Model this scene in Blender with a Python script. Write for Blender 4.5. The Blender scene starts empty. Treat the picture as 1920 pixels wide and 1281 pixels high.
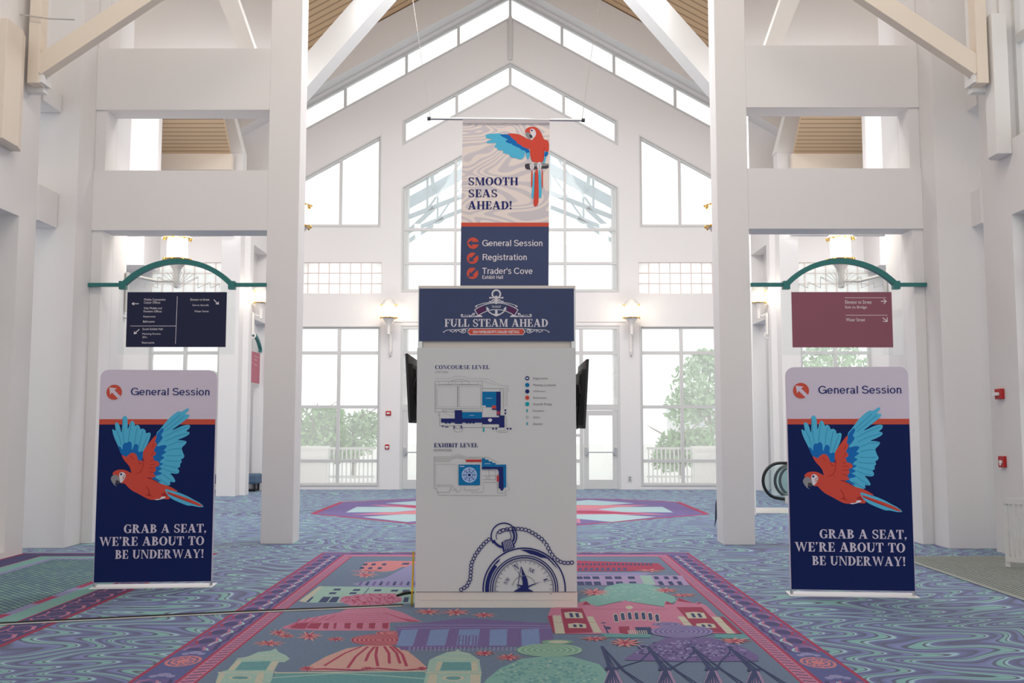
import bpy, bmesh, math, random
from mathutils import Vector, geometry
random.seed(7)
C = bpy.context.scene.collection
PI = math.pi

# ---------------------------------------------------------------- camera
F = 1860.0; PIT = math.atan(159.5 / F); CZ = 1.7
cam = bpy.data.objects.new('camera', bpy.data.cameras.new('camera'))
C.objects.link(cam)
cam.location = (0, 0, CZ); cam.rotation_euler = (PI / 2 + PIT, 0, 0)
cam.data.sensor_width = 36; cam.data.lens = 36 * F / 1920
cam.data.clip_start = 0.1; cam.data.clip_end = 400
bpy.context.scene.camera = cam

# ---------------------------------------------------------------- light and exposure
SC = bpy.context.scene
SC.view_settings.view_transform = 'Standard'; SC.view_settings.look = 'None'
SC.view_settings.gamma = 1; SC.view_settings.use_curve_mapping = False
SC.view_settings.exposure = 0.0
SC.cycles.max_bounces = 12; SC.cycles.diffuse_bounces = 6
SC.cycles.transparent_max_bounces = 16
W = bpy.data.worlds.new('overcast'); SC.world = W; W.use_nodes = True
bg = W.node_tree.nodes['Background']
bg.inputs[0].default_value = (0.975, 0.99, 1.0, 1); bg.inputs[1].default_value = 1.45

def area(name, loc, target, sx, sy, power, col=(1, 1, 1)):
    l = bpy.data.lights.new(name, 'AREA'); l.shape = 'RECTANGLE'; l.size = sx; l.size_y = sy
    l.energy = power; l.color = col
    o = bpy.data.objects.new(name, l); C.objects.link(o); o.location = loc
    o.rotation_euler = (Vector(target) - Vector(loc)).to_track_quat('-Z', 'Y').to_euler()
    return o
# added fill lights, not real fittings, under the nave roof and in the bays
for sx in (-1, 1):
    area('nave_fill_light', (sx * 1.6, 20.3, 11.0), (sx * 1.2, 25.5, 1.0), 2.6, 4.0, 165, (0.97, 0.99, 1))
    area('bay_fill_light', (sx * 6.0, 17.2, 7.35), (sx * 7.4, 24.0, 2.0), 3.0, 1.2, 240, (1, 0.98, 0.96))
    area('bay_wall_fill', (sx * 8.6, 24.55, 7.0), (sx * 8.6, 27.0, 3.2), 3.2, 0.5, 75, (1, 0.97, 0.94))  # added fill to brighten the bay's back wall

# added warm fill that brightens the portal fronts, no real fitting
area('front_fill_light', (0, 9.0, 10.6), (0, 14.8, 3.6), 9.0, 1.2, 290, (1, 0.92, 0.83))
area('aisle_fill_light', (0, 16.6, 10.2), (0, 16.8, 0), 3.0, 2.4, 400, (0.98, 0.99, 1))  # added fill for the inner column faces and the aisle floor

# ---------------------------------------------------------------- helpers
def ray(px, py):
    u = (px - 960) / F; v = (640.5 - py) / F; c, s = math.cos(PIT), math.sin(PIT)
    return u, c - v * s, s + v * c
def at(px, py, Y):                       # the point that stands at distance Y
    d = ray(px, py); t = Y / d[1]
    return Vector((d[0] * t, Y, CZ + d[2] * t))
def xz(px, py, Y):
    p = at(px, py, Y); return (p.x, p.z)
def fl(px, py, z=0.0):                   # the point that lies on the floor
    d = ray(px, py); t = (z - CZ) / d[2]
    return (d[0] * t, d[1] * t)

def lin(c):
    c = c / 255.0
    return c / 12.92 if c <= 0.04045 else ((c + 0.055) / 1.055) ** 2.4
def L3(r, g, b): return (lin(r), lin(g), lin(b), 1)

MATS = {}
def mat(name, rgb, rough=0.6, metal=0.0, spec=0.3, emit=0.0, var=0.0, vscale=6.0, bump=0.0, bscale=80.0):
    if name in MATS: return MATS[name]
    m = bpy.data.materials.new(name); m.use_nodes = True; MATS[name] = m
    nt = m.node_tree; b = nt.nodes['Principled BSDF']
    b.inputs['Base Color'].default_value = L3(*rgb); b.inputs['Roughness'].default_value = rough
    b.inputs['Metallic'].default_value = metal; b.inputs['Specular IOR Level'].default_value = spec
    if emit:
        b.inputs['Emission Color'].default_value = L3(*rgb); b.inputs['Emission Strength'].default_value = emit
    if var or bump:
        tc = nt.nodes.new('ShaderNodeTexCoord')
    if var:
        n = nt.nodes.new('ShaderNodeTexNoise'); n.inputs['Scale'].default_value = vscale; n.inputs['Detail'].default_value = 4
        nt.links.new(tc.outputs['Object'], n.inputs['Vector'])
        mx = nt.nodes.new('ShaderNodeMix'); mx.data_type = 'RGBA'
        a = [max(0, x * (1 - var)) for x in L3(*rgb)[:3]] + [1]; c = [min(1, x * (1 + var)) for x in L3(*rgb)[:3]] + [1]
        mx.inputs[6].default_value = a; mx.inputs[7].default_value = c
        nt.links.new(n.outputs['Fac'], mx.inputs[0]); nt.links.new(mx.outputs[2], b.inputs['Base Color'])
    if bump:
        n2 = nt.nodes.new('ShaderNodeTexNoise'); n2.inputs['Scale'].default_value = bscale
        nt.links.new(tc.outputs['Object'], n2.inputs['Vector'])
        bp = nt.nodes.new('ShaderNodeBump'); bp.inputs['Strength'].default_value = bump; bp.inputs['Distance'].default_value = 0.01
        nt.links.new(n2.outputs['Fac'], bp.inputs['Height']); nt.links.new(bp.outputs['Normal'], b.inputs['Normal'])
    return m

def glass_mat(name, tint, veil, gloss=0.06, rough=0.02):
    m = bpy.data.materials.new(name); m.use_nodes = True; MATS[name] = m
    nt = m.node_tree; nt.nodes.remove(nt.nodes['Principled BSDF']); out = nt.nodes['Material Output']
    tr = nt.nodes.new('ShaderNodeBsdfTransparent'); tr.inputs[0].default_value = tint
    gl = nt.nodes.new('ShaderNodeBsdfGlossy'); gl.inputs['Roughness'].default_value = rough
    tl = nt.nodes.new('ShaderNodeBsdfTranslucent'); tl.inputs[0].default_value = (1, 1, 1, 1)
    a = nt.nodes.new('ShaderNodeMixShader'); a.inputs[0].default_value = veil
    nt.links.new(tr.outputs[0], a.inputs[1]); nt.links.new(tl.outputs[0], a.inputs[2])
    b = nt.nodes.new('ShaderNodeMixShader'); b.inputs[0].default_value = gloss
    nt.links.new(a.outputs[0], b.inputs[1]); nt.links.new(gl.outputs[0], b.inputs[2])
    nt.links.new(b.outputs[0], out.inputs[0])
    return m

wall_m = mat('white_wall_paint', (226, 224, 224), 0.75, var=0.015, vscale=1.2, bump=0.05)
beam_m = mat('white_beam_paint', (228, 227, 226), 0.6, var=0.012, vscale=2)
cream_m = mat('cream_steel_paint', (226, 214, 200), 0.55)
frame_m = mat('white_window_frame', (206, 206, 205), 0.45, spec=0.4)
mortar_m = mat('pale_mortar', (228, 216, 212), 0.8)
wood_m = None
pane_m = glass_mat('window_glass', (1, 1, 1, 1), 0.2, 0.04)
block_m = glass_mat('glass_block', (1, 1, 1, 1), 0.75, 0.05, 0.2)
clear_m = glass_mat('clear_acrylic', (0.97, 0.985, 0.98, 1), 0.03, 0.04)
balu_m = glass_mat('balustrade_glass', (0.86, 0.93, 0.93, 1), 0.02, 0.04)
gold_m = mat('polished_brass', (226, 178, 84), 0.25, 1.0)
globe_m = mat('lit_frosted_globe', (255, 240, 214), 0.4, emit=5.0)
fixture_m = mat('white_lamp_enamel', (226, 222, 218), 0.4, spec=0.5)
teal_m = mat('teal_painted_steel', (44, 116, 114), 0.4, spec=0.4)
navy_m = mat('navy_print', (30, 40, 104), 0.7, spec=0.2)
black_m = mat('black_plastic', (20, 21, 24), 0.45, spec=0.4)
grey_m = mat('dark_grey_plastic', (62, 66, 70), 0.5, spec=0.4)
chrome_m = mat('brushed_metal', (196, 198, 200), 0.3, 1.0)
alu_m = mat('aluminium', (200, 200, 198), 0.38, 0.6)
red_m = mat('fire_alarm_red', (178, 30, 34), 0.45, spec=0.4)

ORG = {}
def empty(name, loc, label=None, cat=None, group=None, kind=None, rz=0.0):
    o = bpy.data.objects.new(name, None); C.objects.link(o)
    o.location = loc; o.rotation_euler = (0, 0, rz); o.empty_display_size = 0.1
    ORG[o.name] = Vector(loc)
    tag(o, label, cat, group, kind); return o
def tag(o, label=None, cat=None, group=None, kind=None):
    if label: o['label'] = label
    if cat: o['category'] = cat
    if group: o['group'] = group
    if kind: o['kind'] = kind
    return o

class MB:
    def __init__(s): s.v = []; s.f = []; s.mi = []; s.mats = []
    def m(s, material):
        if material not in s.mats: s.mats.append(material)
        return s.mats.index(material)
    def raw(s, vs, fs, material):
        k = len(s.v); i = s.m(material); s.v += [tuple(p) for p in vs]
        for f in fs: s.f.append([k + a for a in f]); s.mi.append(i)
        return s
    def box(s, x0, x1, y0, y1, z0, z1, material):
        x0, x1 = min(x0, x1), max(x0, x1); y0, y1 = min(y0, y1), max(y0, y1); z0, z1 = min(z0, z1), max(z0, z1)
        v = [(x0, y0, z0), (x1, y0, z0), (x1, y1, z0), (x0, y1, z0), (x0, y0, z1), (x1, y0, z1), (x1, y1, z1), (x0, y1, z1)]
        return s.raw(v, [(0, 3, 2, 1), (4, 5, 6, 7), (0, 1, 5, 4), (1, 2, 6, 5), (2, 3, 7, 6), (3, 0, 4, 7)], material)
    def prism(s, outer, d0, d1, material, holes=(), plane='xz'):
        """polygon (u, v) with holes, extruded from d0 to d1 along the third axis"""
        loops = [[Vector((u, v, 0)) for u, v in lp] for lp in [outer] + list(holes)]
        tris = geometry.tessellate_polygon(loops)
        flat = [p for lp in loops for p in lp]; n = len(flat)
        def P(p, d):
            return (p.x, d, p.y) if plane == 'xz' else ((d, p.x, p.y) if plane == 'yz' else (p.x, p.y, d))
        vs = [P(p, d0) for p in flat] + [P(p, d1) for p in flat]
        fs = [t for t in tris] + [tuple(n + a for a in reversed(t)) for t in tris]
        k = 0
        for lp in loops:
            m = len(lp)
            for i in range(m):
                a, b = k + i, k + (i + 1) % m
                fs.append((a, b, n + b, n + a))
            k += m
        return s.raw(vs, fs, material)
    def bar(s, a, b, w, h, material, up=(0, 0, 1)):
        a, b = Vector(a), Vector(b); d = (b - a).normalized(); u = Vector(up)
        if abs(d.dot(u)) > 0.99: u = Vector((0, 1, 0))
        r = d.cross(u).normalized(); t = r.cross(d).normalized()
        vs = []
        for p in (a, b):
            for i, j in ((-1, -1), (1, -1), (1, 1), (-1, 1)): vs.append(p + r * (i * w / 2) + t * (j * h / 2))
        return s.raw(vs, [(3, 2, 1, 0), (4, 5, 6, 7), (0, 1, 5, 4), (1, 2, 6, 5), (2, 3, 7, 6), (3, 0, 4, 7)], material)
    def tube(s, path, r, material, n=8, closed=False):
        path = [Vector(p) for p in path]; m = len(path); vs = []; prev = None
        for i, p in enumerate(path):
            if closed: d = path[(i + 1) % m] - path[i - 1]
            else: d = path[min(i + 1, m - 1)] - path[max(i - 1, 0)]
            d.normalize()
            if prev is None:
                u = Vector((0, 0, 1)) if abs(d.z) < 0.9 else Vector((1, 0, 0))
                x = d.cross(u).normalized()
            else:
                x = (prev - d * prev.dot(d)).normalized()
            prev = x; y = d.cross(x)
            rr = r[i] if isinstance(r, (list, tuple)) else r
            for k in range(n):
                t = 2 * PI * k / n; vs.append(p + (x * math.cos(t) + y * math.sin(t)) * rr)
        fs = []
        for i in range(m if closed else m - 1):
            j = (i + 1) % m
            for k in range(n):
                k2 = (k + 1) % n; fs.append((i * n + k, i * n + k2, j * n + k2, j * n + k))
        if not closed: fs += [tuple(range(n - 1, -1, -1)), tuple((m - 1) * n + k for k in range(n))]
        return s.raw(vs, fs, material)
    def lathe(s, c, prof, material, n=24):
        """profile [(radius, z)] turned about a vertical axis through c"""
        vs = []; fs = []
        for r, z in prof:
            for k in range(n):
                t = 2 * PI * k / n; vs.append((c[0] + r * math.cos(t), c[1] + r * math.sin(t), c[2] + z))
        for i in range(len(prof) - 1):
            for k in range(n):
                k2 = (k + 1) % n; fs.append((i * n + k, i * n + k2, (i + 1) * n + k2, (i + 1) * n + k))
        fs += [tuple(range(n - 1, -1, -1)), tuple((len(prof) - 1) * n + k for k in range(n))]
        return s.raw(vs, fs, material)
    def build(s, name, parent=None, loc=None, local=False, smooth=False, bevel=0.0):
        if parent is not None:
            o0 = Vector((0, 0, 0)) if local else ORG[parent.name]
        elif loc is not None: o0 = Vector(loc)
        else:
            xs = [p[0] for p in s.v]; ys = [p[1] for p in s.v]; zs = [p[2] for p in s.v]
            o0 = Vector(((min(xs) + max(xs)) / 2, (min(ys) + max(ys)) / 2, min(zs)))
        me = bpy.data.meshes.new(name)
        me.from_pydata([tuple(Vector(p) - o0) for p in s.v], [], s.f)
        for q in s.mats: me.materials.append(q)
        me.polygons.foreach_set('material_index', s.mi)
        bm = bmesh.new(); bm.from_mesh(me); bmesh.ops.recalc_face_normals(bm, faces=bm.faces); bm.to_mesh(me); bm.free()
        if smooth:
            for p in me.polygons: p.use_smooth = True
            me.set_sharp_from_angle(angle=0.7)
        me.update()
        o = bpy.data.objects.new(name, me); C.objects.link(o)
        if parent is not None:
            o.parent = parent; ORG[o.name] = o0 if not local else Vector((0, 0, 0))
        else:
            o.location = o0; ORG[o.name] = o0
        if bevel:
            b = o.modifiers.new('edge', 'BEVEL'); b.width = bevel; b.segments = 2; b.limit_method = 'ANGLE'
        return o
def struct(o, label=None, cat=None):
    return tag(o, label, cat, kind='structure')

class Print:
    """flat printing: coloured shapes laid in order a fraction of a millimetre apart, drawn in (u, v) facing -Y"""
    def __init__(s, base=0.0, step=0.00003): s.mb = MB(); s.k = 0; s.base = base; s.step = step; s.fine = step * .7; s.cyc = 12; s.floor = False
    def P(s, u, v):
        d = s.base + s.step * s.k
        return (u, v, d) if s.floor else (u, -d, v)
    def poly(s, pts, material, holes=()):
        s.k += 1
        loops = [[Vector((u, v, 0)) for u, v in lp] for lp in [pts] + list(holes)]
        tris = geometry.tessellate_polygon(loops); flat = [p for lp in loops for p in lp]
        s.mb.raw([s.P(p.x, p.y) for p in flat], tris, material); return s
    def many(s, polys, material, cyc=None):
        s.k += 1; b0 = s.base; cyc = cyc or s.cyc
        for i, pts in enumerate(polys):      # neighbours overlap, so each lies a hair above the last
            s.base = b0 + (i % cyc) * s.fine
            lp = [Vector((u, v, 0)) for u, v in pts]
            s.mb.raw([s.P(p.x, p.y) for p in lp], geometry.tessellate_polygon([lp]), material)
        s.base = b0; s.k += min(cyc, len(polys)) * s.fine / s.step
        return s
    def tri(s, vs, fs, material):
        s.k += 1; s.mb.raw([s.P(u, v) for u, v in vs], fs, material); return s
def ell(cx, cy, rx, ry, n=28): return [(cx + rx * math.cos(2 * PI * k / n), cy + ry * math.sin(2 * PI * k / n)) for k in range(n)]
def arc(cx, cy, rx, ry, tx, ty, a0, a1, n=20):
    o = []; i = []
    for k in range(n + 1):
        a = math.radians(a0 + (a1 - a0) * k / n)
        o.append((cx + rx * math.cos(a), cy + ry * math.sin(a))); i.append((cx + (rx - tx) * math.cos(a), cy + (ry - ty) * math.sin(a)))
    return o + i[::-1]
def stroke(pts, w, closed=False):
    """a polyline as a list of quads of width w"""
    out = []; pts = [Vector(p) for p in pts]
    if closed: pts = pts + [pts[0]]
    for a, b in zip(pts, pts[1:]):
        d = b - a
        if d.length < 1e-9: continue
        d.normalize(); n = Vector((-d.y, d.x)) * w / 2; e = d * w * 0.25
        out.append([tuple(a - e - n), tuple(b + e - n), tuple(b + e + n), tuple(a - e + n)])
    return out

_tc = {}
def sans(txt, bold=0.0):
    """outline of a line of plain lettering as triangles, scaled to a unit box"""
    key = (txt, bold)
    if key in _tc: return _tc[key]
    cu = bpy.data.curves.new('lettering', 'FONT'); cu.body = txt; cu.resolution_u = 3; cu.offset = bold
    ob = bpy.data.objects.new('lettering', cu); C.objects.link(ob)
    dg = bpy.context.evaluated_depsgraph_get(); me = bpy.data.meshes.new_from_object(ob.evaluated_get(dg))
    vs = [(v.co.x, v.co.y) for v in me.vertices]; fs = [tuple(p.vertices) for p in me.polygons]
    bpy.data.objects.remove(ob); bpy.data.curves.remove(cu); bpy.data.meshes.remove(me)
    x0 = min(p[0] for p in vs); x1 = max(p[0] for p in vs); y0 = min(p[1] for p in vs); y1 = max(p[1] for p in vs)
    r = ([((x - x0) / (x1 - x0), (y - y0) / (y1 - y0)) for x, y in vs], fs); _tc[key] = r
    return r
def put_sans(pr, txt, box, material, bold=0.0):
    u0, v0, u1, v1 = box; vs, fs = sans(txt, bold)
    pr.tri([(u0 + x * (u1 - u0), v0 + y * (v1 - v0)) for x, y in vs], fs, material)

# display serif capitals, drawn by hand: fat stems, thin hairlines, small slab feet
def _R(a, b, c, d): return [(a, b), (c, b), (c, d), (a, d)]
def _foot(x0, x1): return [_R(x0, 0, x1, .055)]
def _head(x0, x1): return [_R(x0, .945, x1, 1)]
GL = {
 'A': (.94, [[(.07, 0), (.16, 0), (.46, .9), (.40, 1)], [(.32, 1), (.56, 1), (.88, 0), (.62, 0)], _R(.2, .27, .68, .35)] + _foot(0, .27) + _foot(.54, .94)),
 'B': (.74, [_R(.08, 0, .31, 1), _R(0, 0, .32, .055), _R(0, .945, .32, 1), arc(.3, .745, .34, .255, .2, .07, -90, 90), arc(.3, .265, .42, .265, .22, .07, -90, 90)]),
 'C': (.78, [arc(.44, .5, .44, .51, .23, .07, 48, 312, 28), [(.70, .62), (.76, .62), (.76, 1), (.70, .92)], [(.68, .16), (.74, .12), (.78, .34), (.73, .34)]]),
 'D': (.84, [_R(.08, 0, .31, 1), _R(0, 0, .32, .055), _R(0, .945, .32, 1), arc(.3, .5, .54, .5, .24, .065, -90, 90, 24)]),
 'E': (.70, [_R(.08, 0, .31, 1), _R(0, 0, .66, .06), _R(0, .94, .64, 1), _R(.3, .47, .5, .53), [(.64, 1), (.64, .72), (.58, .72), (.52, .95)], [(.66, 0), (.70, .30), (.63, .30), (.54, .05)], _R(.47, .38, .53, .62)]),
 'F': (.66, [_R(.08, 0, .31, 1), _R(0, 0, .42, .055), _R(0, .94, .64, 1), _R(.3, .47, .5, .53), [(.66, 1), (.66, .70), (.60, .70), (.52, .95)], _R(.47, .38, .53, .62)]),
 'G': (.86, [arc(.44, .5, .44, .51, .23, .07, 48, 330, 28), [(.70, .64), (.76, .64), (.76, 1), (.70, .92)], _R(.60, 0.05, .80, .42), _R(.50, .38, .88, .44)]),
 'H': (.92, [_R(.08, 0, .30, 1), _R(.62, 0, .84, 1), _R(.28, .47, .66, .54)] + _foot(0, .38) + _foot(.54, .92) + _head(0, .38) + _head(.54, .92)),
 'I': (.40, [_R(.09, 0, .31, 1)] + _foot(0, .40) + _head(0, .40)),
 'L': (.68, [_R(.08, 0, .31, 1), _R(0, 0, .66, .06), _R(0, .945, .40, 1), [(.66, 0), (.70, .34), (.63, .34), (.52, .05)]]),
 'M': (1.10, [_R(.10, 0, .17, 1), _R(.80, 0, 1.02, 1), [(.08, 1), (.30, 1), (.60, .18), (.52, 0)], [(.52, 0), (.60, 0), (.88, 1), (.80, 1)]] + _foot(0, .28) + _foot(.72, 1.10) + _head(0, .2) + _head(.9, 1.10)),
 'N': (.92, [_R(.10, 0, .17, 1), _R(.76, 0, .83, 1), [(.08, 1), (.32, 1), (.83, 0), (.70, 0)]] + _foot(0, .28) + _head(0, .2) + _head(.66, .92)),
 'O': (.88, [arc(.44, .5, .44, .51, .23, .07, 0, 360, 40)]),
 'R': (.88, [_R(.08, 0, .31, 1), _R(0, 0, .40, .055), _R(0, .945, .32, 1), arc(.3, .73, .38, .27, .22, .07, -90, 90), [(.34, .50), (.50, .50), (.80, .06), (.58, .0)], _R(.58, 0, .90, .06)]),
 'S': (.68, [arc(.34, .73, .31, .28, .17, .07, 25, 200, 18), arc(.34, .27, .33, .28, .17, .07, -155, 20, 18), [(.03, .70), (.20, .62), (.50, .50), (.67, .33), (.66, .24), (.50, .28), (.36, .40), (.12, .52), (.04, .62)], [(.54, .66), (.60, .66), (.60, 1), (.54, .92)], [(.06, .06), (.02, .34), (.08, .34), (.14, .1)]]),
 'T': (.76, [_R(.27, 0, .49, 1), _R(.02, .94, .74, 1), [(0, 1), (0, .70), (.06, .70), (.14, .95)], [(.76, 1), (.76, .70), (.70, .70), (.62, .95)]] + _foot(.18, .58)),
 'U': (.88, [_R(.08, .34, .30, 1), _R(.70, .34, .77, 1), arc(.425, .36, .345, .37, .2, .075, 180, 360, 20)] + _head(0, .38) + _head(.62, .88)),
 'V': (.90, [[(.06, 1), (.30, 1), (.58, .15), (.48, 0)], [(.46, 0), (.52, 0), (.84, 1), (.76, 1)]] + _head(0, .38) + _head(.66, .90)),
 'W': (1.30, [[(.06, 1), (.28, 1), (.48, .15), (.40, 0)], [(.38, 0), (.46, 0), (.70, 1), (.64, 1)], [(.56, 1), (.78, 1), (.98, .15), (.90, 0)], [(.88, 0), (.96, 0), (1.24, 1), (1.17, 1)]] + _head(0, .34) + _head(1.08, 1.30)),
 'X': (.92, [[(.06, 1), (.32, 1), (.86, 0), (.60, 0)], [(.10, 0), (.18, 0), (.82, 1), (.74, 1)]] + _foot(0, .28) + _foot(.54, .92) + _head(0, .38) + _head(.64, .90)),
 'Y': (.88, [[(.04, 1), (.28, 1), (.52, .46), (.34, .46)], [(.46, .46), (.54, .46), (.82, 1), (.74, 1)], _R(.33, 0, .55, .5)] + _foot(.24, .64) + _head(0, .36) + _head(.66, .88)),
 ',': (.26, [ell(.12, .11, .11, .11, 14), [(.13, .02), (.23, .10), (.06, -.17), (.03, -.15)]]),
 "'": (.26, [ell(.12, .93, .10, .10, 14), [(.13, .84), (.22, .92), (.07, .66), (.04, .68)]]),
 '!': (.30, [[(.04, 1), (.28, 1), (.20, .30), (.12, .30)], ell(.16, .11, .11, .11, 14)]),
 ' ': (.34, []),
}
def put_serif(pr, txt, box, material, gap=0.07):
    """fit a line of display capitals to box (cap height = box height)"""
    u0, v0, u1, v1 = box; w = sum(GL[c][0] for c in txt) + gap * (len(txt) - 1)
    sx = (u1 - u0) / w; sy = v1 - v0; x = 0; polys = []
    for c in txt:
        for p in GL[c][1]: polys.append([(u0 + (x + a) * sx, v0 + b * sy) for a, b in p])
        x += GL[c][0] + gap
    pr.many(polys, material)

# plain grotesque lettering, drawn by hand
def _sl(a, b, w): return [(a[0], a[1]), (a[0] + w, a[1]), (b[0] + w, b[1]), (b[0], b[1])]
_w = .135
GS = {
 'G': (.92, [arc(.46, .5, .46, .515, .145, .12, 38, 338, 30), _R(.48, .40, .91, .52), _R(.80, 0, .91, .5)]),
 'e': (.64, [arc(.30, .36, .30, .375, _w, .11, 0, 322, 26), _R(.08, .31, .59, .415)]),
 'n': (.62, [_R(.06, 0, .19, .73), arc(.31, .47, .245, .275, .13, .12, 0, 165, 16), _R(.425, 0, .555, .48)]),
 'r': (.40, [_R(.06, 0, .19, .73), arc(.37, .43, .30, .31, .13, .12, 84, 170, 10)]),
 'a': (.62, [arc(.25, .20, .235, .215, .125, .10, .5, 359.5, 22), _R(.40, .05, .53, .5), arc(.285, .47, .245, .275, .13, .11, 0, 158, 16), arc(.55, .09, .15, .1, .13, .09, 180, 275, 6)]),
 'l': (.26, [_R(.065, 0, .195, 1)]), 'i': (.26, [_R(.065, 0, .195, .73), _R(.065, .87, .195, 1)]),
 'S': (.76, [arc(.37, .735, .34, .28, .14, .12, 12, 270, 22), arc(.38, .275, .37, .29, .14, .12, -168, 92, 22)]),
 's': (.56, [arc(.27, .545, .23, .20, .125, .105, 14, 270, 18), arc(.27, .205, .25, .22, .125, .105, -166, 92, 18)]),
 'o': (.66, [arc(.32, .36, .31, .375, _w, .11, .5, 359.5, 28)]),
 'R': (.82, [_R(.07, 0, .21, 1), arc(.44, .735, .32, .265, .14, .115, -90, 90, 16), _R(.2, .885, .45, 1), _R(.2, .47, .45, .585), [(.44, .5), (.58, .5), (.80, 0), (.64, 0)]]),
 'g': (.66, [arc(.30, .36, .29, .375, _w, .11, .5, 359.5, 26), _R(.46, -.06, .59, .73), arc(.32, -.05, .27, .22, .13, .10, 190, 360, 16)]),
 't': (.42, [_R(.12, .12, .25, .94), _R(.02, .63, .39, .73), arc(.31, .15, .19, .16, .13, .105, 180, 275, 8), _R(.30, -.01, .39, .095)]),
 'T': (.72, [_R(.29, 0, .43, 1), _R(.01, .88, .71, 1)]),
 'd': (.66, [arc(.30, .36, .29, .375, _w, .11, .5, 359.5, 26), _R(.46, 0, .59, 1)]),
 'b': (.66, [arc(.35, .36, .29, .375, _w, .11, .5, 359.5, 26), _R(.06, 0, .19, 1)]),
 'h': (.62, [_R(.06, 0, .19, 1), arc(.31, .47, .245, .275, .13, .12, 0, 165, 16), _R(.425, 0, .555, .48)]),
 "'": (.22, [_R(.05, .66, .17, 1)]),
 'C': (.88, [arc(.46, .5, .46, .515, .145, .12, 38, 322, 30)]),
 'v': (.58, [_sl((.22, 0), (.0, .73), .13), _sl((.22, 0), (.43, .73), .13)]),
 'x': (.58, [_sl((.0, 0), (.40, .73), .15), _sl((.40, 0), (.01, .73), .15)]),
 'E': (.72, [_R(.07, 0, .21, 1), _R(.2, .885, .67, 1), _R(.2, .45, .63, .56), _R(.2, 0, .69, .115)]),
 'H': (.80, [_R(.07, 0, .21, 1), _R(.59, 0, .73, 1), _R(.2, .45, .6, .56)]),
 ' ': (.28, []),
}
def put_grot(pr, txt, box, material, gap=0.035):
    """box: left edge, baseline, right edge, cap line"""
    u0, v0, u1, v1 = box; w = sum(GS[c][0] for c in txt) + gap * (len(txt) - 1); sx = (u1 - u0) / w; sy = v1 - v0; x = 0; polys = []
    for c in txt:
        for q in GS[c][1]: polys.append([(u0 + (x + a) * sx, v0 + b * sy) for a, b in q])
        x += GS[c][0] + gap
    pr.many(polys, material)

def round_off(pts, r=.22):
    out = []; n = len(pts)
    for i in range(n):
        a, b = pts[i], pts[(i + 1) % n]
        out += [(a[0] + (b[0] - a[0]) * r, a[1] + (b[1] - a[1]) * r), (b[0] + (a[0] - b[0]) * r, b[1] + (a[1] - b[1]) * r)]
    return out
GL['O'] = (.88, [arc(.44, .5, .44, .51, .23, .07, 0.4, 359.6, 40)])
A = -0.05; YB = 27.1

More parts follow.
